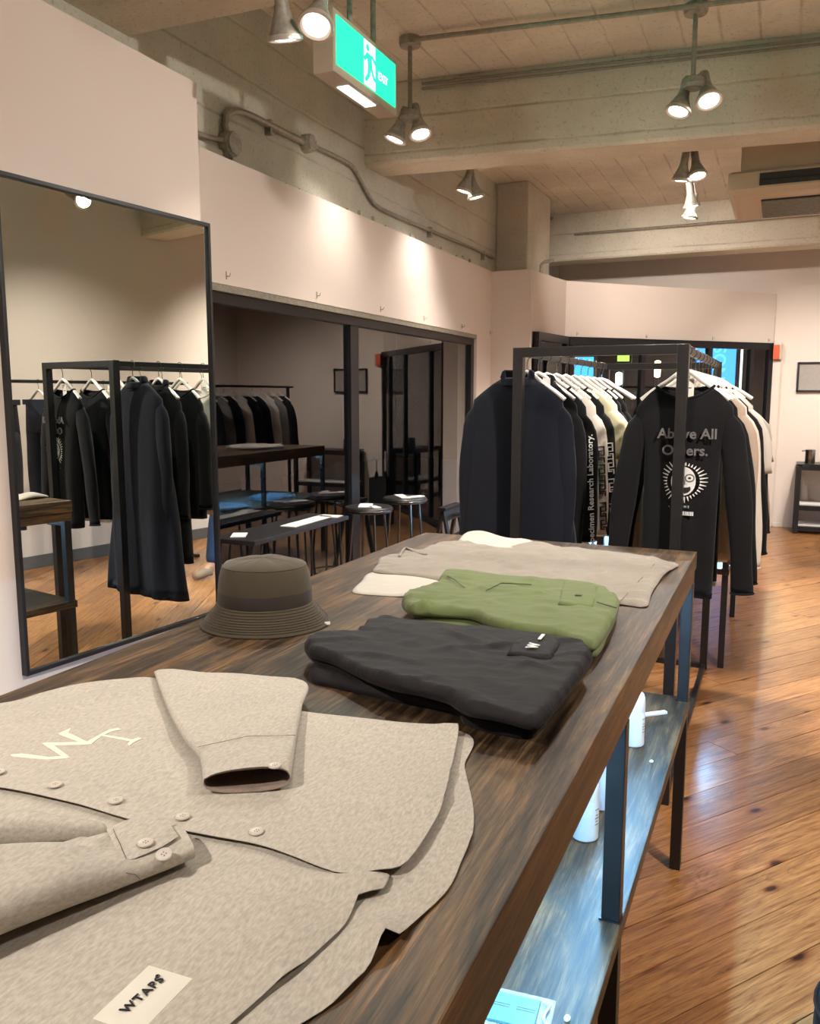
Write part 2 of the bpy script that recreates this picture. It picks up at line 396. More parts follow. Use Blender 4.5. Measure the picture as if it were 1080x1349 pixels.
# left wall: raw concrete above, white lining in front of it
wl = st(MB().box(X0-.12, X0, Y0-.1, 10.7, 2.45, ZC).build('wall_left', 'concrete_wall'))
part(MB().bbox(X0, -2.13, Y0, 2.79, .0, 2.695, .003), 'lining_panel', 'plaster', wl)
part(MB().box(X0-.08, -2.5, 2.79, 7.53, 2.035, 2.63).box(X0-.08, -2.5, 7.135, 7.53, 0, 2.035).box(X0-.08, -2.5, 2.79, 7.135, 0, .22), 'window_surround', 'plaster', wl)
part(MB().box(X0-.08, -2.13, 7.53, 7.60, 0, 2.63), 'corner_return', 'plaster', wl)
part(MB().bbox(X0, -2.28, 7.93, 8.75, 2.4, ZC, .02), 'column', 'concrete_plain', wl)
# ragged concrete lip left above the lining
lip = MB(); rr = random.Random(5); y = 3.0
while y < 7.4:
    L = rr.uniform(.08, .3); h = rr.uniform(.01, .045); lip.box(X0-.001, X0+rr.uniform(.012, .03), y, y+L, 2.60, 2.655+h); y += L*rr.uniform(.9, 1.6)
part(lip, 'broken_render_edge', 'concrete_wall', wl)['kind'] = 'stuff'
# diagonal white header over the shopfront, back wall, right wall, wall behind the viewer
D0, D1, D2 = (-2.13, 7.60), (-2.02, 8.42), (-.12, 10.42)
wb = st(MB().box(X0-.1, X1+.1, 10.45, 10.57, 2.4, ZC).build('wall_back', 'plaster'))
part(MB().prism([(-2.13, 7.6), D1, D2, (-.12, 10.452), (-2.68, 10.452), (-2.68, 7.6)], 2.09, 2.63), 'header_panel', 'plaster', wb)
part(MB().box(-.118, X1+.1, 10.45, 10.57, 0, 2.4), 'wall_panel', 'plaster', wb)
part(MB().bbox(-.115, -.035, 10.36, 10.53, 0, 2.1, .004), 'door_jamb_post', 'plaster', wb)
part(MB().box(.02, .34, 10.443, 10.452, 2.72, 2.96), 'access_hatch', 'plaster', wb)
part(MB().box(.53, .64, 10.44, 10.452, 2.83, 2.90), 'vent_plate', 'sign_housing', wb)
wr_ = st(MB().box(X1, X1+.12, Y0, 10.57, 0, ZC).build('wall_right', 'plaster'))
st(MB().box(X0, X1, Y0-.12, Y0, 0, ZC).build('wall_front', 'plaster'))
st(MB().bbox(X1-.018, X1-.001, Y0, 10.44, 0, .11, .003).build('baseboard_right', 'baseboard_grey'))
st(MB().bbox(-.02, X1-.02, 10.432, 10.449, 0, .05, .003).build('baseboard_back', 'plaster'))
# ---- window 1 (long shop window in the left wall)
w1 = empty('window_1', (-2.55, 4.96, .22), kind='structure')
WX0, WX1 = -2.585, -2.525
part(MB().bbox(WX0, WX1, 2.8, 7.13, 1.945, 2.0, .003), 'frame_head', 'black_frame', w1)
part(MB().bbox(WX0, WX1, 2.8, 7.13, .22, .30, .003), 'frame_sill', 'black_frame', w1)
part(MB().bbox(WX0, WX1, 7.06, 7.13, .30, 1.945, .003), 'frame_jamb', 'black_frame', w1)
part(MB().bbox(WX0, WX1, 2.80, 2.86, .30, 1.945, .003), 'frame_jamb', 'black_frame', w1)
part(MB().bbox(WX0, WX1, 4.79, 4.90, .30, 1.945, .003), 'mullion', 'black_frame', w1)
for a, b in ((2.86, 4.79), (4.90, 7.06)): part(MB().box(-2.560, -2.552, a, b, .30, 1.945), 'pane', 'window_glass', w1)
part(MB().bbox(-2.585, -2.503, 2.8, 7.13, 2.0005, 2.0345, .002), 'head_trim', 'galv', w1)
# ---- corner window and glazed entrance on the diagonal
def glazing(nm, a, b, splits, z1=2.085, fw=.055):
    a, b = Vector(a), Vector(b); L = (b-a).length; d = (b-a)/L; e = empty(nm, (a.x, a.y, 0), kind='structure')
    T = Matrix(((d.x, -d.y, 0, a.x), (d.y, d.x, 0, a.y), (0, 0, 1, 0), (0, 0, 0, 1)))
    part(MB().bbox(0, L, -.03, .03, z1-.075, z1, .003, T), 'frame_head', 'black_frame', e)
    part(MB().bbox(0, L, -.03, .03, 0, .07, .003, T), 'frame_sill', 'black_frame', e)
    xs = [0]+[s*L for s in splits]+[L]
    for i, x in enumerate(xs):
        lo, hi = (0, fw) if i == 0 else ((L-fw, L) if i == len(xs)-1 else (x-fw/2, x+fw/2))
        part(MB().bbox(lo, hi, -.03, .03, .07, z1-.075, .003, T), 'frame_post', 'black_frame', e)
    for i in range(len(xs)-1):
        part(MB().box(xs[i]+fw/2+.001, xs[i+1]-fw/2-.001, -.004, .004, .07, z1-.075, T), 'pane', 'window_glass', e)
    return e
glazing('window_2', (-2.10, 7.63), (-2.0, 8.40), [])
glazing('door_1', (-1.99, 8.45), (-.14, 10.36), [.34, .67, .89])
# ---- outside: street, dark building, lit signs
st(MB().box(-14, 4, -3, 24, -.12, -.065).build('ground', 'asphalt'))
fa = empty('street_facade', (-9, 9, 0), 'dark building front across the night street', 'building')
part(MB().box(-9.3, -9, -3, 20, -.06, 6), 'wall', 'street_wall', fa)
part(MB().box(-9, 3, 19.5, 19.8, -.06, 6), 'wall', 'street_wall', fa)
for k in range(5): part(MB().box(-9.0, -8.96, -1+k*2.6, .2+k*2.6, .6, 2.4), 'window_pane', 'black_frame', fa)
def sign_at(name, px, y, wd, ht, mat, label, dep=.12, cat='sign'):
    c = ony(px[0], px[1], y); e = empty(name, (c.x, c.y, c.z-ht/2), label, cat)
    part(MB().bbox(c.x-wd/2-.03, c.x+wd/2+.03, c.y+.005, c.y+dep, c.z-ht/2-.03, c.z+ht/2+.03, .01), 'housing', 'black_frame', e)
    part(MB().box(c.x-wd/2, c.x+wd/2, c.y, c.y+.02, c.z-ht/2, c.z+ht/2), 'lit_panel', mat, e); return e, c
e, c = sign_at('street_sign', (951, 488), 13.0, .36, 1.1, 'neon_blue', 'tall blue lit street sign with cyan vertical letters outside the door')
text_mesh('KSON AV', .24, 'neon_cyan', e, frame_mat((c.x-.05, c.y-.006, c.z), (0, 0, -1), (1, 0, 0)), .002)
part(MB().box(c.x+.24, c.x+.27, c.y-.02, c.y+.04, c.z-.62, c.z+.55), 'light_tube', 'exit_white', e)
part(MB().tube([(c.x, c.y+.1, -.06), (c.x, c.y+.1, c.z-.5)], .04), 'post', 'black_frame', e)
e, c = sign_at('street_sign', (929, 462), 14.5, .28, .5, 'neon_blue', 'small blue lit sign beside the tall blue street sign')
part(MB().tube([(c.x, c.y+.1, -.06), (c.x, c.y+.1, c.z)], .03), 'post', 'black_frame', e)
e, c = sign_at('street_screen', (763, 488), 13.5, .45, .42, 'screen_blue', 'blue glowing screen seen through the entrance glass', cat='screen')
part(MB().tube([(c.x, c.y+.1, -.06), (c.x, c.y+.1, c.z)], .03), 'post', 'black_frame', e)
e, c = sign_at('street_sign', (821, 471), 14.0, .19, .12, 'sign_lime', 'small lime green lit sign seen through the entrance glass')
part(MB().tube([(c.x, c.y+.1, -.06), (c.x, c.y+.1, c.z)], .03), 'post', 'black_frame', e)
for px, yy, hh, mt in (((815, 499), 14, .22, 'street_light'), ((866, 486), 15, .30, 'warm_light'), ((795, 503), 16, .3, 'screen_blue')):
    c = ony(px[0], px[1], yy); e = empty('street_lamp', (c.x, c.y, -.06), 'slim lit lamp post outside at night', 'lamp', 'lamp posts on the street')
    part(MB().lathe([(.001, c.z-hh/2), (.05, c.z-hh/2+.02), (.055, c.z), (.05, c.z+hh/2-.02), (.001, c.z+hh/2)], 12, Matrix.Translation((c.x, c.y, 0))), 'lantern', mt, e)
    part(MB().tube([(c.x, c.y, -.06), (c.x, c.y, c.z-hh/2)], .035), 'post', 'black_frame', e)
# orange alarm box on the jamb, picture hooks, framed picture
c = ony(1024, 464, 10.34)
e = empty('alarm_box', (c.x, 10.35, c.z-.08), 'small orange box fixed at the top of the door jamb', 'box')
part(MB().bbox(c.x-.045, c.x+.02, 10.30, 10.357, c.z-.08, c.z+.08, .006), 'body', 'orange_box', e)
part(MB().bbox(c.x+.02, c.x+.05, 10.31, 10.357, c.z-.08, c.z+.08, .004), 'side_plate', 'sign_housing', e)
def hook(P, nrm, lab, grp):
    P = Vector(P); nrm = Vector(nrm); m = MB(); m.tube([P+nrm*.002+Vector((0, 0, -.025)), P+nrm*.002+Vector((0, 0, .012))], .003, 6)
    m.tube([P+nrm*.004+Vector((0, 0, -.01)), P+nrm*.02+Vector((0, 0, -.012)), P+nrm*.026+Vector((0, 0, .004))], .0025, 6)
    thing(m, 'picture_hook', 'galv_dark', lab, 'hook', grp)
for px in ((298, 368), (417, 391), (501, 409), (558, 420), (608, 430), (645, 437)): 
    p = onx(px[0], px[1], -2.5); hook((-2.5, p.y, 2.085), (1, 0, 0), 'small metal picture hook on the white wall just above the shop window', 'hooks above the long window')
dn = Vector((D2[0]-D1[0], D2[1]-D1[1])).normalized(); nrm = Vector((dn.y, -dn.x, 0))
for t in (.05, .36, .68, .97): hook((D1[0]+dn.x*t*2.76+nrm.x*.001, D1[1]+dn.y*t*2.76+nrm.y*.001, 2.125), nrm, 'small metal picture hook on the white header above the glass entrance', 'hooks above the entrance')
a = ony(1051, 477, 10.43); b = ony(1095, 516, 10.43)
e = empty('framed_picture', (.3, 10.43, b.z), 'framed grey picture in thin black frame on the back wall', 'picture')
part(MB().bbox(a.x, a.x+.02, 10.41, 10.446, b.z, a.z, .002).bbox(a.x+.5, a.x+.52, 10.41, 10.446, b.z, a.z, .002).bbox(a.x, a.x+.52, 10.41, 10.446, a.z-.02, a.z, .002).bbox(a.x, a.x+.52, 10.41, 10.446, b.z, b.z+.02, .002), 'frame', 'black_frame', e)
part(MB().box(a.x+.02, a.x+.5, 10.43, 10.44, b.z+.02, a.z-.02), 'print', 'picture_paper', e)
# ---- mirror on the lining panel
mA, mB_ = Vector((-2.117, 1.815)), Vector((-2.029, 2.70)); mz0, mz1 = .632, 2.147
md = (mB_-mA).normalized(); ML = (mB_-mA).length
T = Matrix(((md.x, -md.y, 0, mA.x), (md.y, md.x, 0, mA.y), (0, 0, 1, 0), (0, 0, 0, 1)))
mi = empty('wall_mirror', ((mA.x+mB_.x)/2, (mA.y+mB_.y)/2, mz0), 'tall rectangular mirror in thin black frame on the white wall', 'mirror')
part(MB().box(.006, ML-.006, 0, .004, mz0+.006, mz1-.006, T), 'mirror_glass', 'mirror_glass', mi)
for q in ((0, .012, mz0, mz1), (ML-.012, ML, mz0, mz1)): part(MB().bbox(q[0], q[1], -.012, .014, q[2], q[3], .002, T), 'frame_side', 'black_frame', mi)
for q in ((mz0, mz0+.014), (mz1-.014, mz1)): part(MB().bbox(.012, ML-.012, -.012, .014, q[0], q[1], .002, T), 'frame_rail', 'black_frame', mi)
part(MB().box(.05, ML-.05, .006, .010, mz0+.1, mz1-.1, T), 'backing', 'black_frame', mi)
# ------------------------------------------------------------------ SERVICES: conduits, lamps, exit sign, air conditioner
def pipe(pts, r, label, group='conduits on the concrete', name='conduit'):
    return thing(MB().tube(pts, r, 8), name, 'galv', label, 'pipe', group, True)
wp = lambda x, y: onx(x, y, -2.575)
jb = [wp(302, 190), wp(405, 189)]
pts = [wp(250, 172), wp(272, 180), wp(297, 186)]
pipe(pts, .014, 'short grey conduit entering the octagonal box from behind the white panel')
pts = catmull([wp(300, 182), wp(296, 165), wp(298, 152), wp(310, 146), wp(330, 152), wp(352, 163), wp(400, 187)], .03, False)
pipe(pts, .018, 'thick grey conduit looping up between the two round boxes on the concrete')
pts = [wp(410, 191), wp(440, 205), wp(462, 217), wp(468, 224), wp(480, 248), wp(492, 268), wp(500, 274), wp(560, 301), wp(620, 326), wp(651, 340)]
pipe(catmull(pts, .08, False), .013, 'long grey conduit stepping down along the top of the white window wall')
for i, (c, r) in enumerate(zip(jb, (.062, .052))):
    e = empty('junction_box', (c.x, c.y, c.z-r), ('round grey junction box at the low end of the looped conduit', 'round grey junction box where the looped conduit meets the long one')[i], 'electrical box')
    part(MB().lathe([(r, 0), (r, .045), (r*.93, .052), (r*.9, .056)], 12, Matrix.Translation((X0+.001, c.y, c.z)) @ Matrix.Rotation(math.pi/2, 4, 'Y')), 'body', 'galv_dark', e)
    part(MB().lathe([(r*.86, .0565), (r*.86, .062)], 12, Matrix.Translation((X0+.001, c.y, c.z)) @ Matrix.Rotation(math.pi/2, 4, 'Y')), 'cover', 'galv_dark', e)
def clamp(p, lab='small strap clamp holding conduit to the concrete'):
    thing(MB().bbox(p.x-.03, p.x+.014, p.y-.012, p.y+.012, p.z-.05, p.z+.028, .003), 'pipe_clamp', 'galv_dark', lab, 'clamp', 'conduit clamps')
clamp(wp(355, 165)); clamp(wp(567, 304)); clamp(wp(637, 335))
# ceiling conduits
zc = 3.462
a = onz(545, 52, zc); b = onz(912, 8, zc); dd = (b-a)/(b.x-a.x)
pipe([a, a+dd*(2.0-a.x)], .014, 'grey conduit on the ceiling linking the two hanging lamp boxes')
# along the face of the middle beam
def beamface(x, z, off=.02): return Vector((x, 5.15+(x+2.6)*(.57/4.9)-off, z))
pipe([beamface(-2.2, 3.462), beamface(2.2, 3.462)], .008, 'upper of two thin conduits along the top of the beam', 'twin conduits on the beam')
pipe([beamface(-2.2, 3.432), beamface(2.2, 3.432)], .008, 'lower of two thin conduits along the top of the beam', 'twin conduits on the beam')
# bay behind: conduit on the far beam face and stub pipes
pipe([Vector((-2.2, 9.49, 3.27)), Vector((-.5, 9.455, 3.27)), Vector((.4, 9.44, 3.27))], .014, 'grey conduit along the face of the beam before the back wall')
c = ony(727, 252, 9.46); e = empty('junction_box', (c.x, 9.48, c.z-.1), 'round grey junction box with bent pipe on the beam before the back wall', 'electrical box')
part(MB().lathe([(.11, 0), (.11, .06), (.10, .075)], 12, Matrix.Translation((c.x, 9.505, c.z)) @ Matrix.Rotation(math.pi/2, 4, 'X')), 'body', 'galv_dark', e)
part(MB().tube(catmull([Vector((c.x-.12, 9.44, 3.3)), Vector((c.x-.2, 9.44, 3.42)), Vector((c.x-.1, 9.44, 3.48)), Vector((c.x+.02, 9.44, 3.45))], .04, False), .02), 'bent_pipe', 'galv_dark', e, True)
e = empty('pipe_stub', (-2.1, 7.72, 2.63), 'bent grey pipe stub on top of the white corner wall', 'pipe')
q = ony(713, 352, 7.9)
part(MB().tube([(q.x, q.y, 2.631), (q.x, q.y, 2.72), (q.x+.03, q.y, 2.745), (q.x+.12, q.y, 2.75)], .018), 'pipe', 'galv_dark', e, True)

SPOTS = []
def lamp_head(parent, P, d, r=.052, energy=1.0, cone=105, blend=1.0, part_name='lamp_head'):
    """flared metal lamp holder with a glowing reflector lamp: P = centre of the front disc, d = aim"""
    d = Vector(d).normalized(); zq = Vector((0, 0, 1)).rotation_difference(d).to_matrix().to_4x4(); T = Matrix.Translation(P) @ zq
    h = part(MB().lathe([(r*.40, -.185), (r*.44, -.18), (r*.44, -.105), (r*.50, -.10), (r*.50, -.088), (r*.62, -.07), (r*.98, -.022), (r*1.08, -.012), (r*1.10, .0)], 24, T, True, False), part_name, 'galv_dark', parent, True)
    part(MB().lathe([(r*1.10, -.012), (r*1.16, -.006), (r*1.16, .004), (r*1.0, .006), (r*.82, .0)], 24, T, False, False), 'rim', 'lamp_ring', h, True)
    part(MB().lathe([(r*.84, -.001), (r*.6, .003), (.001, .005)], 24, T, False, True), 'lens', 'lamp_disc', h, True)
    L = bpy.data.lights.new('spot', 'SPOT'); L.energy = LAMP_W*energy; L.color = LAMP_COL; L.spot_size = math.radians(cone); L.spot_blend = blend; L.shadow_soft_size = r*.85
    o = bpy.data.objects.new('spot', L); COL.objects.link(o); o.parent = h; c = Vector((0, 0, 0)); p = h
    while p is not None: c += Vector(p.location); p = p.parent
    o.matrix_world = Matrix.Identity(4); o.location = Vector(P)+d*.014-c; o.rotation_euler = Vector((0, 0, -1)).rotation_difference(d).to_euler()
    return h
def pendant(top, zjoint, heads, label, group='ceiling spot lamps', energy=1.0, r=.052, cone=105):
    top = Vector(top); e = empty('spot_pendant', (top.x, top.y, zjoint), label, 'lamp', group)
    part(MB().lathe([(.058, -.045), (.062, -.03), (.062, .0)], 16, Matrix.Translation(top)), 'junction_box', 'galv_dark', e, True)
    if top.z-.045 > zjoint+.03: part(MB().tube([(top.x, top.y, top.z-.045), (top.x, top.y, zjoint+.02)], .0125, 10), 'stem', 'galv', e, True)
    part(MB().lathe([(.03, .03), (.056, .018), (.062, -.012), (.052, -.03), (.02, -.034)], 16, Matrix.Translation((top.x, top.y, zjoint)), ), 'bracket', 'galv_dark', e, True)
    for P, d, en in heads:
        P = Vector(P); d = Vector(d).normalized(); b = P-d*.18
        h = lamp_head(e, P, d, r, energy*en, cone)
        part(MB().tube([b, (b+Vector((top.x, top.y, zjoint)))/2+Vector((0, 0, .012)), (top.x+(b.x-top.x)*.2, top.y+(b.y-top.y)*.2, zjoint)], .011, 8), 'knuckle', 'galv_dark', e, True)
    return e
# two near lamps under the first beam
b1 = lambda x: 2.52+(x+2.6)*(.13/4.9)
P1 = onz(376, 52, 2.70); P2 = onz(416, 34, 2.72)
pendant((( P1.x+P2.x)/2, (P1.y+P2.y)/2+.02, 2.998), 2.93, [(P1, (-.05, .3, -1), .3), (P2, (.1, -.55, -1), .25)], 'pair of spot lamps fixed under the beam beside the exit sign')
# hanging pair by the exit sign
T2 = onz(540, 50, 3.50)
pendant(T2, 3.085, [(ony(520, 184, T2.y), (-.35, -.15, -1), .16), (ony(554, 177, T2.y), (.3, -.2, -1), 1)], 'pair of spot lamps on a long stem beside the green exit sign', r=.058)
T3 = onz(917, 6, 3.50)
pendant(T3, 3.12, [(ony(893, 147, T3.y), (-.25, -.25, -1), 1), (ony(934, 133, T3.y), (.25, -.45, -1), 1)], 'pair of spot lamps on a long stem in front of the middle beam', r=.06)
c4 = ony(619, 205, 5.85); A, B = ony(611, 252, 5.8), ony(627, 260, 5.86)
pendant((c4.x, 5.83, 3.5), A.z+.26, [(A, (-.3, -.05, -1), .22), (B, (.2, .13, -1), .7)], 'pair of spot lamps beyond the middle beam near the window wall', r=.055)
A, B = ony(897, 238, 5.95), ony(919, 232, 5.95); c5 = (A+B)/2
pendant((c5.x, 5.95, 3.5), A.z+.24, [(A, (-.15, .12, -1), 1), (B, (.2, -.25, -1), 1)], 'pair of spot lamps just behind the middle beam beside the air conditioner', r=.056)
A, B = ony(911, 272, 7.1), ony(908, 287, 7.12); c6 = (A+B)/2
pendant((c6.x, 7.1, 3.5), A.z+.22, [(A, (.15, .06, -1), 1.2), (B, (-.2, .02, -1), 1.4)], 'pair of spot lamps on a stem in the bay before the back wall', r=.056)
EN = (.8, .07, .18, 1.7, 1.4, 1.2, 1.0)
# first pair shows in the mirror; the other pairs are unseen, added for brightness
for i, (x, y, ds, lab) in enumerate(((1.08, 4.33, [(.5, .2, -1), (-1, .05, -.42)], 'pair of spot lamps hanging over the aisle by the jeans rack'),
                        (-.75, 1.2, [(.1, .35, -1), (-.25, .15, -1)], 'added unseen pair of fill spots over the display table with the beige shirt'),
                        (-.5, 2.60, [(-.1, -.35, -1), (.1, .35, -1)], 'added unseen pair of fill spots over the garment rack'),
                        (1.2, 1.3, [(-.25, .85, -1), (-1, .25, -.35)], 'added unseen pair of fill spots near the right wall'),
                        (1.1, 6.6, [(.6, .2, -1), (-.2, .4, -1)], 'added unseen pair of fill spots over the aisle by the back rail'),
                        (.6, 8.6, [(.0, .75, -1), (.5, .4, -1)], 'added unseen pair of fill spots before the back wall'),
                        (-1.2, -.9, [(-.4, .3, -1), (.3, .5, -1)], 'added unseen pair of fill spots near the shop wall opposite the entrance'))):
    pendant((x, y, 3.5 if abs(y-2.70)>.25 else 2.998), 3.12 if abs(y-2.70)>.25 else 2.93, [(Vector((x-.075, y, 2.93 if abs(y-2.70)>.25 else 2.74)), ds[0], EN[i]), (Vector((x+.075, y, 2.94 if abs(y-2.70)>.25 else 2.75)), ds[1], EN[i])], lab, r=.056)
# added lamp pair, hidden behind the middle beam to brighten the entrance header
e = pendant((-1.15, 6.25, 3.5), 3.42, [(Vector((-1.24, 6.40, 3.34)), (-.30, 2.9, -1.05), .9), (Vector((-1.06, 6.40, 3.34)), (.30, 2.9, -.95), .9)], 'added hidden pair of wall washing spots on the ceiling behind the middle beam', r=.05, cone=58)
# exit sign
SX = -1.62
q = [onx(445, 25, SX), onx(520, 82, SX), onx(520, 137, SX), onx(440, 88, SX)]
ya, yb = (q[0].y+q[3].y)/2, (q[1].y+q[2].y)/2; za, zb = (q[2].z+q[3].z)/2, (q[0].z+q[1].z)/2
e = empty('exit_sign', (SX, (ya+yb)/2, za-.03), 'hanging green lit emergency exit sign with white running figure', 'sign')
part(MB().bbox(SX-.09, SX, ya-.02, yb+.02, za-.03, zb+.02, .004), 'housing', 'sign_housing', e)
part(MB().box(SX-.001, SX+.003, ya, yb, za, zb), 'green_panel', 'exit_green', e)
W_, Hh = yb-ya, zb-za; ym = ya+W_*.50
g = lambda u, v: (SX, ya+u*W_, za+v*Hh)
def flat(polys, mat, nm, off):
    m = MB()
    for P in polys: 
        k = len(P); m.add([(SX+off, ya+u*W_, za+v*Hh) for u, v in P]+[(SX+off-.0015, ya+u*W_, za+v*Hh) for u, v in P], [tuple(range(k)), tuple(range(k, 2*k))[::-1]]+[(i, (i+1) % k, k+(i+1) % k, k+i) for i in range(k)])
    return part(m, nm, mat, e)
flat([[(.43, .02), (.62, .02), (.62, .98), (.43, .98)]], 'exit_white', 'door_symbol', .0045)
circ = [(.485+.028*math.cos(t*math.pi/6), .84+.075*math.sin(t*math.pi/6)) for t in range(12)]
flat([circ, [(.47, .74), (.55, .72), (.56, .45), (.49, .45)], [(.49, .47), (.54, .47), (.52, .25), (.46, .08), (.43, .12), (.48, .28)], [(.52, .46), (.56, .46), (.60, .30), (.66, .26), (.66, .20), (.585, .22)], [(.47, .73), (.49, .64), (.44, .52), (.41, .56)], [(.54, .72), (.60, .58), (.66, .60), (.66, .66), (.62, .65), (.57, .74)]], 'exit_green', 'running_figure', .0065)
text_mesh('EXIT', .045, 'exit_white', e, frame_mat((SX+.005, ya+.76*W_, za+.42*Hh), (0, 1, 0), (0, 0, 1)), .0005)
part(MB().box(SX-.07, SX-.02, ya+.25*W_, ya+.72*W_, za-.034, za-.0295), 'downlight_strip', 'exit_white', e)
L = bpy.data.lights.new('sign_lamp', 'AREA'); L.shape = 'RECTANGLE'; L.size = W_*.95; L.size_y = Hh*.9; L.energy = 3.4; L.color = (.03, 1.0, .85)
o = bpy.data.objects.new('sign_lamp', L); COL.objects.link(o); o.parent = e; o.matrix_world = frame_mat((0, 0, 0), (0, 1, 0), (0, 0, 1)); o.location = Vector((SX+.012, (ya+yb)/2, (za+zb)/2))-Vector(e.location)
o.rotation_euler = (math.radians(90), 0, math.radians(90)); o.rotation_euler = Vector((0, 0, -1)).rotation_difference(Vector((1, 0, 0))).to_euler()
for yy in (ya+.2, yb-.12): part(MB().tube([(SX-.045, yy, zb+.02), (SX-.045, yy, 3.5)], .012), 'hanging_rod', 'galv_dark', e)
# cassette air conditioner
e = empty('air_conditioner', (.03, 6.53, 2.79), 'beige ceiling cassette air conditioner hanging on rods', 'air conditioner')
ax0, ax1, ay0, ay1 = -.40, .55, 6.05, 6.98
part(MB().bbox(ax0+.07, ax1-.07, ay0+.05, ay1-.05, 2.95, 3.14, .01), 'body', 'ac_beige', e)
m = MB(); r0 = [Vector(p) for p in ((ax0, ay0, 2.855), (ax1, ay0, 2.855), (ax1, ay1, 2.855), (ax0, ay1, 2.855))]
r1 = [Vector((p.x, p.y, 2.825)) for p in r0]; ins = lambda p, s, z: Vector((p.x+(s if p.x < 0 else -s), p.y+(s if p.y < 6.5 else -s), z)); r2 = [ins(p, .05, 2.795) for p in r0]
m.rings([[ins(p, .02, 2.945) for p in r0], [ins(p, .0, 2.93) for p in r0], [ins(p, .0, 2.83) for p in r0], [ins(p, .03, 2.80) for p in r0], [ins(p, .06, 2.7955) for p in r0]]); part(m, 'face_panel', 'ac_beige', e)
part(MB().box(ax0+.20, ax1-.06, ay0+.20, ay1-.14, 2.785, 2.7955), 'grille_bed', 'ac_dark', e)
for k in range(20):
    yy = ay0+.21+k*.0267; part(MB().box(ax0+.20, ax1-.06, yy, yy+.010, 2.779, 2.786), 'grille_slat', 'galv', e)
part(MB().box(ax0+.19, ax1-.06, ay0-.004, ay0+.001, 2.842, 2.918), 'side_opening', 'ac_dark', e)
part(MB().bbox(ax0+.20, ax1-.07, ay0-.010, ay0-.004, 2.870, 2.880, .002), 'louver', 'black_metal', e)
for xx in (ax0+.15, ax1-.15):
    for yy in (ay0+.2, ay1-.2): part(MB().tube([(xx, yy, 3.12), (xx, yy, 3.5)], .008), 'hanging_rod', 'galv', e)
# ------------------------------------------------------------------ TABLES
TZ, SZ = 1.028, .561
TX0, TX1 = -1.112, -.211
def table(y0, y1, legs, label, shelf_label):
    """low display bench with a second framed table standing on it: the top and the shelf board are one piece of furniture"""
    e = empty('display_table', ((TX0+TX1)/2, (y0+y1)/2, 0), label, 'table', None)
    part(MB().bbox(TX0, TX1, y0, y1, TZ-.052, TZ, .002), 'table_top', 'walnut', e)
    part(MB().bbox(TX0+.004, TX1-.004, y0+.004, y1-.004, TZ-.092, TZ-.0525, .002), 'top_apron', 'walnut_edge', e)
    part(MB().bbox(TX0, TX1, y0, y1, SZ-.032, SZ, .002), 'shelf_board', 'walnut', e)
    lw = .033
    for y in legs:
        for x0 in (TX0+.003, TX1-lw-.003):
            yy = min(max(y-lw/2, y0+.002), y1-lw-.002)
            l = part(MB().bbox(x0, x0+lw, yy, yy+lw, SZ+.004, TZ-.0925, .002), 'upper_leg', 'black_metal', e)
            part(MB().box(x0-.004 if x0 > -.6 else x0, x0+lw+(.004 if x0 < -.6 else 0), yy, yy+lw+.004, SZ+.0002, SZ+.004), 'foot_plate', 'black_metal', l)
            part(MB().bbox(x0, x0+lw, yy, yy+lw, .001, SZ-.0325, .002), 'lower_leg', 'black_metal', e)
        part(MB().bbox(TX0+lw+.004, TX1-lw-.004, yy+.008, yy+.032, TZ-.118, TZ-.0925, .002), 'crossbar', 'black_metal', e)
    for xs in ((TX1-.12,) if y0 < 3 else (TX1-.12, TX0+.12)): part(MB().box(xs-.009, xs+.009, y0+.08, y1-.08, TZ-.098, TZ-.0926), 'led_strip', 'led_strip', e)
    return e
table(.19, 2.655, (.21, 1.43, 2.63), 'long dark walnut display table with a grey shirt and folded trousers on top', '')
table(4.79, 7.02, (4.81, 5.99, 7.0), 'dark walnut display table standing behind the garment rack', '')
# ------------------------------------------------------------------ FOLDED CLOTHES ON THE NEAR TABLE
def pz(pts, z): return [tuple(onz(x, y, z).to_2d()) for x, y in pts]
# --- the shirt
sh = empty('button_shirt', (-.75, .75, TZ), 'heather beige button shirt with cream chest print laid flat on the table', 'shirt')
def lump(x, y, cx, cy, sx, sy, a): return a*math.exp(-((x-cx)/sx)**2-((y-cy)/sy)**2)
BASE = lambda x, y: .0022*nz(x, y, 4, 1)+.0012*nz(x, y, 11, 2)+.0022
def bumps(x, y, lst): return sum(a*math.exp(-((x-c.x)**2+(y-c.y)**2)/r**2) for c, a, r in lst)
P2 = lambda x, y: onz(x, y, TZ).to_2d()
def ridge(x, y, A, B, w_, a):
    """soft crease between two table points"""
    d = B-A; L = d.length; d = d/L; t = ((x-A.x)*d.x+(y-A.y)*d.y)/L; q = (x-A.x)*d.y-(y-A.y)*d.x
    return a*math.exp(-(q/w_)**2)*math.exp(-max(0, abs(t-.5)-.35)**2*40)
LB = [(P2(499, 1243), .016, .022), (P2(610, 1112), .006, .014), (P2(455, 1300), .004, .02)]
zf_back = lambda x, y, d: BASE(x, y)+bumps(x, y, LB)*max(0, 1-d/.06)
back_px = [(606, 962), (612, 1010), (623, 1060), (622, 1100), (609, 1130), (590, 1170), (545, 1215), (526, 1240), (508, 1241), (480, 1280), (440, 1318), (390, 1350), (330, 1395), (260, 1450), (100, 1520), (-120, 1500), (-260, 1300), (-200, 1050), (-60, 960), (150, 930), (400, 940)]
part(sheet(pz(back_px, TZ+.004), TZ+.0004, .0020, .010, .0012, None, bottom=zf_back), 'back_panel', 'shirt_beige', sh, True)
LL_ = [(P2(476, 1178), .013, .020), (P2(366, 1290), .006, .016)]
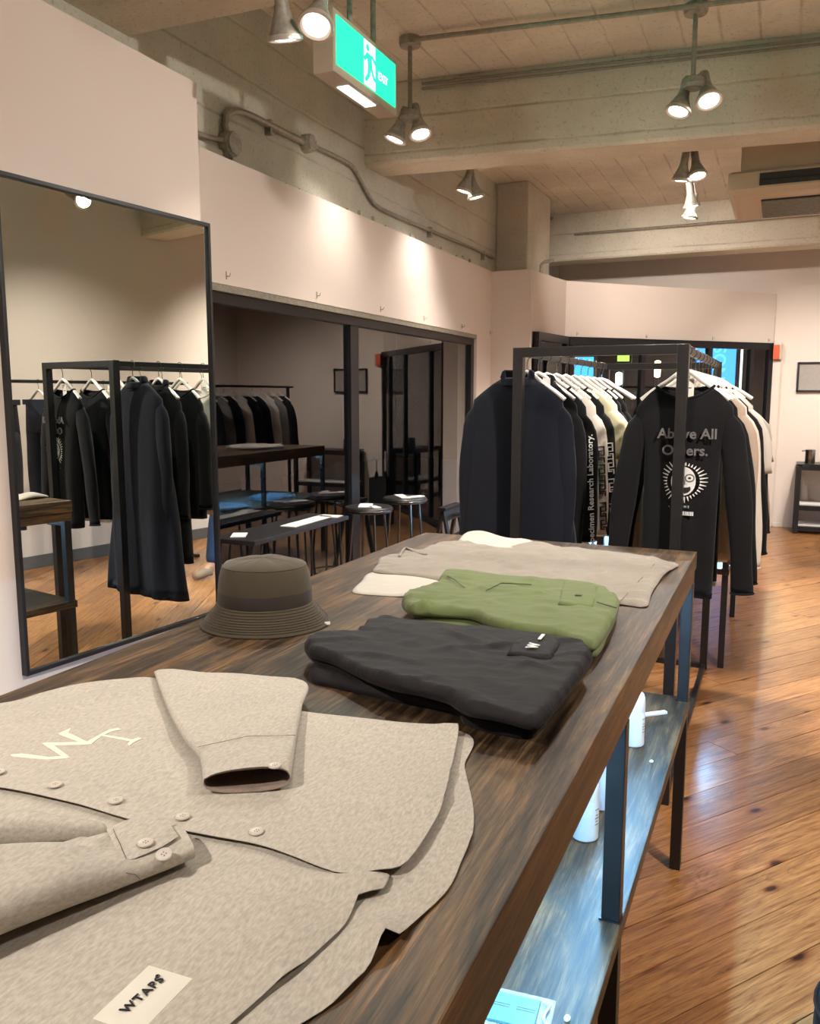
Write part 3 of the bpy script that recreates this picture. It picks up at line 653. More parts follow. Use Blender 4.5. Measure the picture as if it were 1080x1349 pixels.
RGL = [(P2(250, 1200), P2(400, 1215), .014, .004), (P2(330, 1165), P2(500, 1175), .012, .0045), (P2(300, 1260), P2(440, 1240), .014, .003)]
zf_frontL = lambda x, y, d: BASE(x, y)+.0052+bumps(x, y, LL_)*max(0, 1-d/.05)+sum(ridge(x, y, *r) for r in RGL)*min(1, d/.03)
fl_px = [(300, 1085), (420, 1120), (510, 1150), (513, 1152), (505, 1172), (488, 1178), (472, 1182), (455, 1214), (425, 1243), (388, 1275), (355, 1300), (310, 1340), (270, 1375), (200, 1420), (60, 1480), (-120, 1440), (-220, 1250), (-160, 1080), (0, 1030), (150, 1060)]
part(sheet(pz(fl_px, TZ+.010), TZ+.0004, .0018, .010, .0012, None, bottom=zf_frontL), 'front_panel', 'shirt_beige', sh, True)
LR_ = [(P2(588, 1033), .006, .010), (P2(577, 1066), .007, .012), (P2(600, 965), .008, .018)]
RGR = [(P2(430, 945), P2(580, 962), .012, .004), (P2(20, 960), P2(190, 915), .016, .004), (P2(450, 1100), P2(560, 1060), .02, .002)]
zf_frontR = lambda x, y, d: BASE(x, y)+.0105+.0022*math.exp(-d/.02)+bumps(x, y, LR_)*max(0, 1-d/.04)+sum(ridge(x, y, *r) for r in RGR)*min(1, d/.03)
fr_px = [(603, 957), (600, 985), (590, 1030), (582, 1062), (568, 1090), (545, 1125), (527, 1142), (500, 1146), (455, 1151), (425, 1144), (380, 1126), (340, 1113), (290, 1103), (240, 1093), (165, 1077), (90, 1055), (0, 1037), (-120, 1020), (-260, 1000), (-240, 950), (-120, 935), (0, 928), (60, 912), (110, 900), (160, 894), (200, 893), (230, 905), (300, 920), (380, 935), (430, 942), (520, 950), (585, 955)]
part(sheet(pz(fr_px, TZ+.015), TZ+.0004, .0020, .010, .0012, None, bottom=zf_frontR), 'front_panel', 'shirt_beige', sh, True)
ZR = lambda p, lift=.0: TZ+.0004+.0020+zf_frontR(p.x, p.y, .04)+lift
def flat_sleeve(Lp, Rp, hts, z0, name, grooves=(), open_end=True, n=28, seed=1, dense=.014, inner_depth=.10):
    """flattened sleeve lofted between two outline curves on the table; open at the cuff end"""
    m = 40; Lc = catmull([onz(x, y, z0+.006) for x, y in Lp], .01, False); Rc = catmull([onz(x, y, z0+.006) for x, y in Rp], .01, False)
    samp = lambda c, t: c[int(t*(len(c)-1))].lerp(c[min(len(c)-1, int(t*(len(c)-1))+1)], t*(len(c)-1)-int(t*(len(c)-1)))
    def sec(t, k=1.0):
        L, R = samp(Lc, t), samp(Rc, t); mid = (L+R)/2; hw = (R-L)/2; h = np.interp(t, [q[0] for q in hts], [q[1] for q in hts]); ring = []
        for j in range(n):
            a = 2*math.pi*j/n; ca, sa = math.cos(a), math.sin(a); u = math.copysign(abs(ca)**.75, ca)
            p = mid+hw*u*(1-(1-k)*.12); up = h*k*.5*math.copysign(abs(sa)**.8, sa)
            if sa > 0:
                g = 1.0
                for gu, gw, gd, t0, t1 in grooves:
                    f = max(0, min(1, (t-t0)/.08))*max(0, min(1, (t1-t)/.08)); g -= gd*f*math.exp(-((u-gu)/gw)**2)
                up = up*g+.003*nz(p.x, p.y, 16, seed)*k*(1 if abs(ca) < .95 else 0)
            ring.append(Vector((p.x, p.y, z0+h*.5+up*1.0)))
        return ring
    outer = [sec(i/m) for i in range(m+1)]
    mb = MB().rings(outer, True, not open_end)
    s = part(mb, name, 'shirt_beige', sh, 'all')
    if open_end:
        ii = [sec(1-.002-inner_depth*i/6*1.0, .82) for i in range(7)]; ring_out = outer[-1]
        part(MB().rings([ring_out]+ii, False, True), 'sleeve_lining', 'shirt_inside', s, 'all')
    return s, samp, Lc, Rc
# sleeve folded across the chest
s1, samp, Lc, Rc = flat_sleeve([(203, 886), (212, 915), (226, 950), (243, 980), (262, 1003), (266, 1025), (268, 1041)], [(240, 886), (330, 894), (402, 903), (398, 935), (391, 975), (387, 1005), (383, 1034)],
                   [(0, .012), (.3, .020), (.7, .024), (.9, .026), (1, .030)], TZ+.0155, 'sleeve', [(-.60, .14, .75, .35, .90), (.12, .10, .60, .38, .84), (.45, .10, .40, .5, .84), (-.2, .08, .35, .55, .84)], True, seed=3)
zc_ = TZ+.0155
def strip_on(pts, r, nm, mat, parent): part(MB().tube(pts, r, 6), nm, mat, parent)
strip_on([samp(Lc, .82)+Vector((0, 0, .016)), (samp(Lc, .82)+samp(Rc, .82))/2+Vector((0, 0, .0225)), samp(Rc, .82)+Vector((0, 0, .016))], .0004, 'cuff_seam', 'stitch', s1)
# other sleeve lying towards the viewer: thick lower roll, a pleat above it and the cuff
s2, samp2, L2, R2_ = flat_sleeve([(-90, 1288), (0, 1243), (80, 1207), (140, 1180), (183, 1161), (222, 1146), (257, 1130)], [(-90, 1165), (0, 1148), (70, 1142), (130, 1138), (165, 1128), (205, 1108), (236, 1097)],
                   [(0, .050), (.5, .042), (.68, .030), (.8, .023), (1, .020)], TZ+.0155, 'sleeve', [(-.1, .12, .35, -.2, .72), (.55, .10, .3, -.2, .8)], True, seed=5)
s3, _, _, _ = flat_sleeve([(-90, 1150), (0, 1121), (60, 1113), (105, 1106), (142, 1099)], [(-90, 1108), (0, 1098), (60, 1094), (105, 1092), (136, 1091)], [(0, .040), (.6, .034), (.9, .020), (1, .012)], TZ+.0155, 'sleeve_pleat', [], False, seed=8)
fp = sheet(pz([(-90, 1190), (-60, 1135), (20, 1115), (100, 1102), (145, 1094), (165, 1120), (170, 1150), (110, 1170), (0, 1200)], TZ+.022), TZ+.0155, .008, .01, .004, lambda x, y, d: .002*nz(x, y, 14, 4))
part(fp, 'sleeve_panel', 'shirt_beige', s2, 'all')
cf = sheet(pz([(140, 1091), (160, 1081), (206, 1065), (222, 1081), (235, 1099), (215, 1112), (190, 1123), (160, 1135), (151, 1113)], TZ+.041), TZ+.0385, .0030, .008, .0015, lambda x, y, d: .0008*nz(x, y, 20, 2), False)
part(cf, 'cuff_flap', 'shirt_beige', s2, True)
part(sheet(pz([(144, 1095), (204, 1069), (228, 1098), (160, 1130)], TZ+.034), TZ+.0155, .0225, .01, .006), 'cuff_fold', 'shirt_beige', s2, 'all')
part(MB().tube([onz(149, 1092, TZ+.0415), onz(158, 1112, TZ+.0417), onz(166, 1131, TZ+.0415)], .0004, 5), 'cuff_seam', 'stitch', s2)
part(MB().tube([onz(166, 1150, TZ+.052), onz(178, 1152, TZ+.048), onz(186, 1160, TZ+.036)], .0004, 5), 'cuff_seam', 'stitch', s2)
# buttons
def button(px, z, parent, tilt=(0, 0)):
    c = onz(px[0], px[1], z); T = Matrix.Translation((c.x, c.y, z)) @ Matrix.Rotation(tilt[0], 4, 'X') @ Matrix.Rotation(tilt[1], 4, 'Y')
    b = part(MB().lathe([(.0070, 0), (.0078, .0008), (.0078, .0020), (.0068, .0028), (.0056, .0023), (.001, .0023)], 20, T), 'button', 'button', parent, True)
    for hx, hy in ((-.0015, -.0015), (.0015, -.0015), (.0015, .0015), (-.0015, .0015)):
        part(MB().lathe([(.0007, .0022), (.0007, .0026)], 6, T @ Matrix.Translation((hx, hy, 0))), 'button_hole', 'stitch', b)
for px in ((-2, 1018), (73, 1035), (153, 1056), (241, 1077), (338, 1097)): button(px, ZR(onz(px[0], px[1], TZ+.015), .0018 if px[0] < 300 else .001), sh)
button((192, 1112), TZ+.0412, s2); button((216, 1127), TZ+.0372, s2, (.25, .2)); button((362, 1010), TZ+.0445, s1)
# chest print: two cream serif letters, drawn as strokes
def stroke(polys, z, mat, nm, parent):
    m = MB()
    for P in polys:
        w = [onz(x, y, z) for x, y in P]; k = len(w); lo = [Vector((p.x, p.y, ZR(p, -.0003))) for p in w]; m.rings([lo, [p+Vector((0, 0, .0012)) for p in lo]])
    return part(m, nm, mat, parent)
zz = TZ+.0155
pr_ = lambda pts: [(x*.3889, 880+y*.3889) for x, y in pts]
stroke([pr_([(35, 296), (75, 293), (165, 304), (225, 300), (240, 304), (222, 308), (160, 312), (110, 308), (40, 302)]),
        pr_([(140, 258), (168, 256), (232, 300), (214, 304)]), pr_([(146, 257), (290, 254), (312, 262), (180, 266), (150, 262)]),
        pr_([(215, 222), (240, 226), (308, 260), (290, 263), (200, 228)]), pr_([(196, 226), (240, 206), (236, 214), (226, 230)]),
        pr_([(290, 256), (335, 232), (370, 214), (398, 209), (412, 214), (380, 220), (345, 234), (308, 262)]),
        pr_([(330, 232), (350, 230), (446, 246), (440, 252)]), pr_([(432, 262), (445, 246), (470, 240), (482, 242), (455, 254), (438, 266)])], zz, 'print_cream', 'chest_print', sh)
# woven patch with lettering
pp = pz([(122, 1340), (196, 1270), (254, 1288), (182, 1362)], TZ+.011)
pm = sheet(pp, TZ+.0022, .0008, .008, .0005, None, False, bottom=zf_frontL)
pt = part(pm, 'woven_patch', 'patch_cream', sh)
A_, B_ = onz(171, 1327, TZ+.011), onz(205, 1297, TZ+.011); dx = (B_-A_).normalized(); dx.z = 0
text_mesh('WTAPS', .0112, 'print_black', pt, frame_mat(((A_.x+B_.x)/2, (A_.y+B_.y)/2, TZ+.0122), dx, (-dx.y, dx.x, 0)), .0004, bold=.0001, spacing=1.2)
B2 = B_+dx*.007+Vector((-dx.y, dx.x, 0))*.004
text_mesh('®', .005, 'print_black', pt, frame_mat((B2.x, B2.y, TZ+.0122), dx, (-dx.y, dx.x, 0)), .0003)
# --- bucket hat
hc = onz(350, 820, TZ); ha = math.atan2(.104, .236)
T = Matrix.Translation((hc.x, hc.y, TZ)) @ Matrix.Rotation(ha, 4, 'Z')
hat = empty('bucket_hat', (hc.x, hc.y, TZ), 'olive brown bucket hat with stitched brim and dark band on the table', 'hat')
def hatr(prof, sag=.0):
    m = MB(); rs = []
    for r, z in prof: rs.append([T @ Vector((r*math.cos(a)*1.0, r*math.sin(a)*.94, max(.0008, z*(1+sag*math.sin(a*2+1))+.0022*nz(math.cos(a)*2, math.sin(a)*2+z*30, 1.3, 3)*(1 if z > .07 else .3)))) for a in [2*math.pi*k/56 for k in range(56)]])
    return m, rs
brim = []
for k in range(11):
    t = k/10; r = .098+.037*t; z = .047-.045*t**.85; brim += [(r, z), (r+.0026, z-.0014)] if k < 10 else [(r, z)]
m, rs = hatr(brim+[(.1345, .0008), (.125, .009), (.10, .042), (.094, .044)]); m.rings(rs, False, False); br = part(m, 'brim', 'hat_olive', hat, 'all')
for k in range(9):
    t = (k+.5)/10; r = .098+.037*t+.0012; z = .047-.045*t**.85+.0009
    part(MB().tube([T @ Vector((r*math.cos(a), r*math.sin(a)*.94, max(.001, z))) for a in [2*math.pi*q/48 for q in range(49)]], .0006, 5), 'stitch_line', 'hat_band', br)
m, rs = hatr([(.0975, .045), (.0985, .052), (.0975, .072), (.0968, .074)]); m.rings(rs, False, False); part(m, 'hat_band', 'hat_band', hat, 'all')
m, rs = hatr([(.0962, .0735), (.0958, .085), (.0930, .105), (.0885, .120), (.0870, .1235), (.0855, .1245), (.083, .1275), (.060, .1345), (.03, .138), (.001, .139)]); m.rings(rs, False, True); part(m, 'crown', 'hat_olive', hat, 'all')
part(MB().tube([T @ Vector((.0866*math.cos(a), .0866*.94*math.sin(a), .1245)) for a in [2*math.pi*q/48 for q in range(49)]], .0008, 5), 'crown_seam', 'hat_band', hat)
c = ony(286.5, 802, hc.y-.045); part(MB().box(-.004, .004, -.0005, .0005, -.004, .004, Matrix.Translation(c) @ Matrix.Rotation(-.4, 4, 'Z') @ Matrix.Rotation(.785, 4, 'Y')), 'fabric_tag', 'tag_white', hat)
c = onz(431, 821, TZ+.006); part(MB().box(-.006, .006, -.001, .001, -.003, .003, Matrix.Translation(c) @ Matrix.Rotation(.6, 4, 'Z')), 'fabric_tag', 'tag_white', hat)
# --- white tee under the grey tee
wt = empty('white_tee', (-.75, 2.45, TZ), 'white t-shirt lying under the taupe grey one', 't-shirt')
zfw = lambda x, y, d: .003*nz(x, y, 9, 6)
def back_rise(x, y, d): return .003*nz(x, y, 9, 6)+.012*math.exp(-((x-onz(632, 712, TZ).x)/.07)**2-((y-onz(640, 712, TZ).y)/.06)**2)
mb = sheet(pz([(465, 779), (476, 765), (489, 753), (530, 748), (600, 745), (650, 760), (600, 775), (540, 784), (500, 783)], TZ+.004), TZ+.0006, .004, .012, .004, zfw, bottom=lambda x, y, d: max(0, zfw(x, y, d)))
part(mb, 'body', 'tee_white', wt, 'all')
bp = [onz(597, 724, TZ), onz(606, 713, TZ), onz(628, 706, TZ), onz(664, 710, TZ), onz(698, 713, TZ), onz(702, 726, TZ), onz(650, 735, TZ)]
mb = sheet([tuple(p.to_2d()) for p in bp], TZ+.0006, .005, .01, .004, back_rise, bottom=lambda x, y, d: max(0, back_rise(x, y, d)))
part(mb, 'folded_sleeve', 'tee_white', wt, 'all')
# --- grey tee
gt = empty('grey_tee', (-.6, 2.3, TZ), 'taupe grey t-shirt spread beside the green trousers at the rack end of the table', 't-shirt')
def zfg(x, y, d):
    z = .004*nz(x, y, 8, 8)+.002*nz(x*.6, y*1.6, 26, 9)
    return z+.006*max(0, nz(x, y, 3, 10))+.0035*max(0, 1-abs(nz(x*.5+y*.1, y*1.3, 14, 12))*5)*min(1, d/.02)
gp = [(493, 751), (497, 740), (502, 731), (522, 728), (530, 722), (540, 721), (555, 722), (570, 716), (603, 711), (640, 716), (665, 719), (685, 715), (700, 715), (748, 721), (800, 726), (855, 731), (893, 740), (880, 750), (868, 763), (858, 780), (852, 794), (834, 793), (816, 791), (740, 785), (650, 775), (578, 762), (530, 754)]
mb = sheet(pz(gp, TZ+.012), TZ+.0055, .0065, .012, .005, zfg, bottom=lambda x, y, d: zfg(x, y, d)-.001)
part(mb, 'body', 'tee_grey', gt, 'all')
hemA, hemB = onz(862, 742, TZ+.015), onz(818, 790, TZ+.015)
part(MB().tube([hemA.lerp(hemB, k/12)+Vector((0, 0, -.0015+.002*nz(k, 0, .9))) for k in range(13)], .0010, 5), 'hem_stitch', 'stitch', gt)
part(MB().tube(catmull([onz(526, 733, TZ+.014), onz(534, 722, TZ+.018), onz(548, 728, TZ+.016), onz(562, 731, TZ+.014)], .01, False), .004, 6), 'neck_rib', 'tee_grey', gt, True)
# --- trousers: two stacked folded layers each
def trousers(nm, label, low_px, up_px, mat, seed, t0=.017, t1=.012, t2=.017):
    c = onz(sum(p[0] for p in up_px)/len(up_px), sum(p[1] for p in up_px)/len(up_px), TZ); e = empty(nm, (c.x, c.y, TZ), label, 'trousers')
    rg = random.Random(seed); W2 = [onz(p[0], p[1], TZ+.04) for p in up_px]; bx = [min(p.x for p in W2), max(p.x for p in W2), min(p.y for p in W2), max(p.y for p in W2)]
    CR = [((rg.uniform(bx[0], bx[1]), rg.uniform(bx[2], bx[3])), rg.uniform(-.5, .9), rg.uniform(.05, .13), rg.uniform(.008, .02), rg.uniform(.003, .007)) for _ in range(16)]
    def crease(x, y, d):
        a_ = 1-abs(nz(x*1.0+y*.7, y*.8-x*.5, 9, seed+3))*3.2; b_ = 1-abs(nz(x*.6, y*1.7, 13, seed+5))*3.5
        z = .004*max(0, a_)*min(1, d/.02)+.0025*max(0, b_)+.003*nz(x, y, 6, seed)
        for (cx, cy), an, L_, w_, am in CR:
            dx, dy = x-cx, y-cy; t = dx*math.cos(an)+dy*math.sin(an); q = -dx*math.sin(an)+dy*math.cos(an)+.02*math.sin(t*14)
            if abs(t) < L_ and abs(q) < .05:
                f = (1-(t/L_)**2); z += am*f*(math.exp(-max(q, 0)/w_) if q > 0 else math.exp(-(q/(w_*.35))**2))
        return z
    part(sheet(pz(low_px, TZ+.008), TZ+.0006, t0, .009, .010, lambda x, y, d: .0025*nz(x, y, 12, seed)), 'folded_leg', mat, e, 'all')
    mid = [((a[0]*.35+b[0]*.65), (a[1]*.35+b[1]*.65)) for a, b in zip(resample(low_px, 40), resample(up_px, 40))]
    part(sheet(pz(mid, TZ+.022), TZ+t0*.93, t1, .010, .008, lambda x, y, d: .003*nz(x, y, 14, seed+7)), 'folded_leg', mat, e, 'all')
    part(sheet(pz(up_px, TZ+t0+t1+.008), TZ+(t0+t1)*.93, t2, .007, .009, crease), 'top_leg', mat, e, 'all')
    return e
def resample(pts, k):
    P = [Vector(p) for p in pts]; i0 = min(range(len(P)), key=lambda i: P[i].x); P = P[i0:]+P[:i0]; P.append(P[0])
    L = [0]
    for a, b in zip(P, P[1:]): L.append(L[-1]+(b-a).length)
    area = sum(a.x*b.y-b.x*a.y for a, b in zip(P, P[1:])); out = []
    for j in range(k):
        t = L[-1]*j/k
        i = max(q for q in range(len(P)-1) if L[q] <= t); out.append(P[i].lerp(P[i+1], (t-L[i])/max(1e-6, L[i+1]-L[i])))
    if area < 0: out = [out[0]]+out[1:][::-1]
    return out
gr = trousers('green_trousers', 'folded olive green cargo trousers beside the grey t-shirt',
    [(552, 814), (560, 806), (600, 800), (680, 800), (790, 806), (812, 806), (800, 835), (783, 861), (740, 852), (660, 842), (600, 832), (556, 823)],
    [(529, 792), (535, 782), (555, 775), (574, 769), (580, 760), (588, 754), (620, 755), (655, 760), (689, 762), (740, 767), (787, 773), (813, 785), (814, 800), (802, 825), (790, 843), (780, 850), (755, 843), (725, 834), (690, 830), (650, 822), (620, 810), (570, 806), (540, 803)], 'pants_green', 11)
bk = trousers('black_trousers', 'folded black cargo trousers beside the bucket hat',
    [(410, 877), (440, 872), (520, 880), (640, 900), (760, 880), (774, 872), (745, 915), (712, 957), (693, 967), (660, 962), (634, 956), (610, 947), (597, 935), (512, 917), (440, 901), (410, 893)],
    [(401, 846), (412, 840), (432, 837), (468, 836), (478, 826), (487, 818), (545, 821), (618, 828), (680, 835), (732, 842), (777, 857), (776, 872), (757, 896), (735, 925), (715, 945), (700, 952), (660, 942), (620, 935), (600, 925), (588, 918), (550, 908), (518, 902), (480, 888), (440, 868), (408, 858)], 'pants_black', 21, .020, .014, .018)
def pocket(px, z, mat, parent, th=.004):
    return part(sheet(pz(px, z), z-.006, th+.004, .006, .0015, lambda x, y, d: .001*nz(x, y, 25, 1), False), 'pocket_flap', mat, parent, 'all')
pocket([(742, 765), (787, 772), (781, 800), (735, 794)], TZ+.0485, 'pants_green', gr)
pf = pocket([(680, 838), (728, 838), (738, 845), (726, 866), (668, 860)], TZ+.0555, 'pants_black', bk)
A_ = onz(703, 850, TZ+.062); B_ = onz(713, 838, TZ+.062); dx = (B_-A_).normalized()
text_mesh('W', .026, 'print_white', pf, frame_mat((A_.x, A_.y, TZ+.0612), dx, (-dx.y, dx.x, 0)), .0005, bold=.001)
c = onz(713, 838, TZ+.062); part(MB().box(-.016, .016, -.003, .003, 0, .001, Matrix.Translation((c.x, c.y, TZ+.0605)) @ Matrix.Rotation(math.atan2(dx.y, dx.x), 4, 'Z')), 'stripe_print', 'print_white', pf)
c = onz(762, 783, TZ+.053); part(MB().box(-.007, .007, -.006, .006, 0, .001, Matrix.Translation((c.x, c.y, TZ+.0515))), 'woven_mark', 'green_dark', gr)
for pts, par, mt in (([(586, 757), (600, 764), (606, 770), (612, 774)], gr, 'green_dark'), ([(700, 770), (660, 768), (640, 778)], gr, 'green_dark'), ([(786, 793), (812, 801)], gr, 'green_dark'), ([(487, 822), (500, 830), (510, 828)], bk, 'print_black'), ([(738, 850), (772, 862)], bk, 'print_black'), ([(430, 846), (440, 845), (455, 850)], bk, 'print_black')):
    part(MB().tube([onz(x, y, TZ+.050) for x, y in pts], .0012, 5), 'seam', mt, par)
# --- on the shelf: bottles and small goods
def bottle(px, h, r, label):
    c = onz(px[0], px[1], SZ); c = Vector((c.x, c.y, SZ)); e = empty('white_bottle', c, label, 'bottle', 'white bottles on the shelf')
    part(MB().lathe([(r*.9, .0005), (r, .004), (r, h*.62), (r*.985, h*.64)], 28, Matrix.Translation(c)), 'body', 'white_plastic', e, True)
    part(MB().lathe([(r*.985, h*.642), (r*.98, h*.80), (r*.93, h*.88), (r*.80, h*.945), (r*.55, h*.985), (.001, h)], 28, Matrix.Translation(c)), 'cap', 'white_plastic', e, True)
    q = []
    for k, zz in enumerate((.30, .34, .38, .42, .50, .54)):
        text_mesh('iiii iiiii'[:7+k % 3], .006, 'print_grey', e, frame_mat(c+Vector((r*.80+.0005, -r*.62, h*zz)), (.62, .80, 0), (0, 0, 1)), .0002, 'label_print') if False else None
    for k, zz in enumerate((.28, .33, .38, .43, .52)):
        w_ = .004 if k % 2 else .006; part(MB().box(-w_, w_, -.0006, .0002, -.0006, .0006, frame_mat(c+Vector((r*.93, -r*.38, h*zz)), (.38, .93, 0), (-.93, .38, 0))), 'label_print', 'print_grey', e)
bottle((770, 1102), .140, .0285, 'white domed bottle on the shelf nearest the flat pouch')
bottle((795, 1062), .140, .0285, 'white domed bottle second from the flat pouch on the shelf')
bottle((812, 985), .15, .0285, 'white domed bottle behind the middle table leg beside a white stick')
c = onz(834, 976, SZ); bottle((834, 980), .152, .0285, 'white domed bottle touching the white stick on the shelf')
A_, B_ = onz(848, 944, SZ), onz(877, 940, SZ)
dx = (B_-A_).normalized(); L_ = (B_-A_).length
thing(MB().bbox(0, L_, -.008, .008, .0005, .009, .002, frame_mat((A_.x, A_.y, SZ), dx, (-dx.y, dx.x, 0))), 'white_stick', 'white_plastic', 'small white stick lying on the shelf by a bottle', 'stick')
for px in ((858, 1004), (747, 1343)):
    c = onz(px[0], px[1], SZ); m = MB().lathe([(.001, .0004), (.004, .0008), (.005, .0025), (.004, .004), (.001, .005)], 12, Matrix.Translation((c.x, c.y, SZ)), ex=1.0, ey=1.6)
    thing(m, 'white_pebble', 'white_plastic', 'tiny white oval pebble lying alone on the shelf' if px[0] > 800 else 'tiny white oval pebble on the shelf beside the flat pouch', 'pebble', None, True)
A_, B_, D_ = onz(640, 1306, SZ), onz(712, 1323, SZ), onz(622, 1338, SZ); dx = (B_-A_); dy = (D_-A_)
e = empty('flat_pouch', ((A_+B_)/2).to_tuple(), 'clear pouch with a mint green printed card on the shelf', 'pouch'); e.location.z = SZ
dxn = dx.normalized(); dyn = Vector((-dxn.y, dxn.x, 0)); LL, WW = dx.length, .062
FM = frame_mat((A_.x, A_.y, SZ), dxn, dyn)
part(MB().bbox(0, LL, -WW, 0, .0015, .0065, .001, FM), 'card', 'mint', e)
part(MB().bbox(-.012, LL+.022, -WW-.012, .014, .0004, .0012, .0003, FM), 'film', 'clear_film', e)
part(MB().tube(catmull([FM @ Vector((LL+.004, 0, .004)), FM @ Vector((LL+.016, -.01, .008)), FM @ Vector((LL+.010, -.03, .006)), FM @ Vector((LL+.018, -.05, .005))], .006, False), .0025, 6), 'film_fold', 'white_plastic', e, True)
for k, (u0, u1) in enumerate(((.012, .045), (.055, .085))):
    for j in range(2): part(MB().box(u0, u1, -.026-j*.005, -.024-j*.005, .0064, .0069, FM), 'card_print', 'print_grey', e)
# folded clothes on both tables' shelves (seen in the window's reflection)
def folded(px, py, wx, wy, z, mat, lab, seed, h=.035):
    o = [(px-wx/2, py-wy/2), (px+wx/2, py-wy/2+.01), (px+wx/2-.01, py+wy/2), (px-wx/2+.005, py+wy/2-.008)]
    e = empty('folded_garment', (px, py, z), lab, 'clothing', 'folded garments on the shelves')
    part(sheet(o, z+.0005, h*.55, .025, .012, lambda x, y, d: .004*nz(x, y, 9, seed)), 'lower_fold', mat, e, 'all')
    part(sheet([(a+random.uniform(-.01, .01), b+random.uniform(-.01, .01)) for a, b in o], z+h*.52, h*.5, .025, .012, lambda x, y, d: .005*nz(x, y, 9, seed+1)), 'upper_fold', mat, e, 'all')
folded(-.88, 5.22, .32, .36, SZ, 'fold_blue', 'pale blue folded garment on the shelf of the table behind the rack', 31)
folded(-.90, 5.72, .26, .28, SZ, 'fold_blue', 'pale blue folded garment in the middle of the shelf of the table behind the rack', 32)
folded(-.86, 6.5, .30, .36, SZ, 'fold_blue', 'pale blue folded garment at the end of the shelf of the table behind the rack', 33)
folded(-.85, 5.3, .36, .40, TZ, 'fold_grey', 'grey folded garment on top of the table behind the rack', 34)
folded(-.80, 6.3, .36, .40, TZ, 'tee_white', 'white folded garment on top of the table behind the rack', 35)
folded(-.42, 5.3, .30, .34, SZ, 'fold_blue', 'pale blue folded garment by the aisle on the shelf of the table behind the rack', 36)
# ------------------------------------------------------------------ GARMENT RACKS
def rack(x0, x1, y0, y1, zt, label, pw=.038, bot=True):
    e = empty('garment_rack', ((x0+x1)/2, (y0+y1)/2, 0), label, 'clothes rack'); h = pw/2
    for x in (x0, x1):
        for y in (y0, y1): part(MB().bbox(x-h, x+h, y-h, y+h, 0.001, zt, .002), 'post', 'black_metal', e)
    for y in (y0, y1): part(MB().bbox(x0+h, x1-h, y-h, y+h, zt-.034, zt, .002), 'cross_rail', 'black_metal', e)
    for x in (x0, x1): part(MB().bbox(x-.011, x+.011, y0+h, y1-h, zt-.03, zt-.004, .002), 'hanging_rail', 'black_metal', e)
    if bot:
        for x in (x0, x1): part(MB().bbox(x-.012, x+.012, y0+h, y1-h, .004, .03, .002), 'floor_rail', 'black_metal', e)
        part(MB().bbox(x0+h, x1-h, y1-.012, y1+.012, .004, .03, .002), 'floor_rail', 'black_metal', e)
    return e
RX0, RX1, RY0, RY1, RZ = -.905, -.318, 3.06, 4.76, 1.677
rack(RX0, RX1, RY0, RY1, RZ, 'black metal box frame garment rack full of hanging clothes')
def hanger(x, y, zr, label, hw=.19, mat='hanger_white', yaw=0, group='white hangers'):
    """shaped hanger with steel hook over a rail whose top is zr"""
    T = Matrix.Translation((x, y, 0)) @ Matrix.Rotation(yaw, 4, 'Z'); e = empty('clothes_hanger', (x, y, zr-.20), label, 'hanger', group)
    zt = zr-.082
    arm = catmull([Vector(p) for p in ((-hw, 0, zt-.105), (-hw*.72, 0, zt-.072), (-hw*.4, 0, zt-.040), (-hw*.15, 0, zt-.010), (0, 0, zt), (hw*.15, 0, zt-.010), (hw*.4, 0, zt-.040), (hw*.72, 0, zt-.072), (hw, 0, zt-.105))], .02, False)
    m = MB(); rs = []
    for i, p in enumerate(arm):
        t = (arm[min(i+1, len(arm)-1)]-arm[max(i-1, 0)]).normalized(); nr = Vector((-t.z, 0, t.x)); k = .0075+.004*abs(p.x)/hw
        rs.append([T @ (p+nr*.0085*math.cos(a)+Vector((0, k, 0))*math.sin(a)) for a in [2*math.pi*j/8 for j in range(8)]])
    m.rings(rs); part(m, 'arms', mat, e, True)
    r = .019; cz = zr+.0045-r+.002
    hk = [Vector((0, 0, zt+.002)), Vector((0, 0, zt+.03)), Vector((.004, 0, cz-r*1.15)), Vector((r*.8, 0, cz-r*.6)), Vector((r, 0, cz)), Vector((r*.7, 0, cz+r*.7)), Vector((0, 0, cz+r)), Vector((-r*.7, 0, cz+r*.7)), Vector((-r, 0, cz)), Vector((-r*.9, 0, cz-r*.5))]
    part(MB().tube([T @ p for p in catmull(hk, .006, False)], .0018, 6), 'hook', 'chrome', e, True)
    return e
def paper_tag(x, y, z, lab, w_=.03, h_=.055, mat='tag_white'):
    e = empty('price_tag', (x, y, z-h_), lab, 'tag', 'paper tags on the garments')
    part(MB().box(x-w_/2, x+w_/2, y-.0006, y+.0006, z-h_, z), 'card', mat, e)
    part(MB().box(x-w_*.25, x+w_*.25, y-.0009, y-.0006, z-h_*.45, z-h_*.40), 'print', 'print_black', e)
    part(MB().tube([(x, y, z-.004), (x+.002, y, z+.03)], .0006, 4), 'string', 'print_black', e)
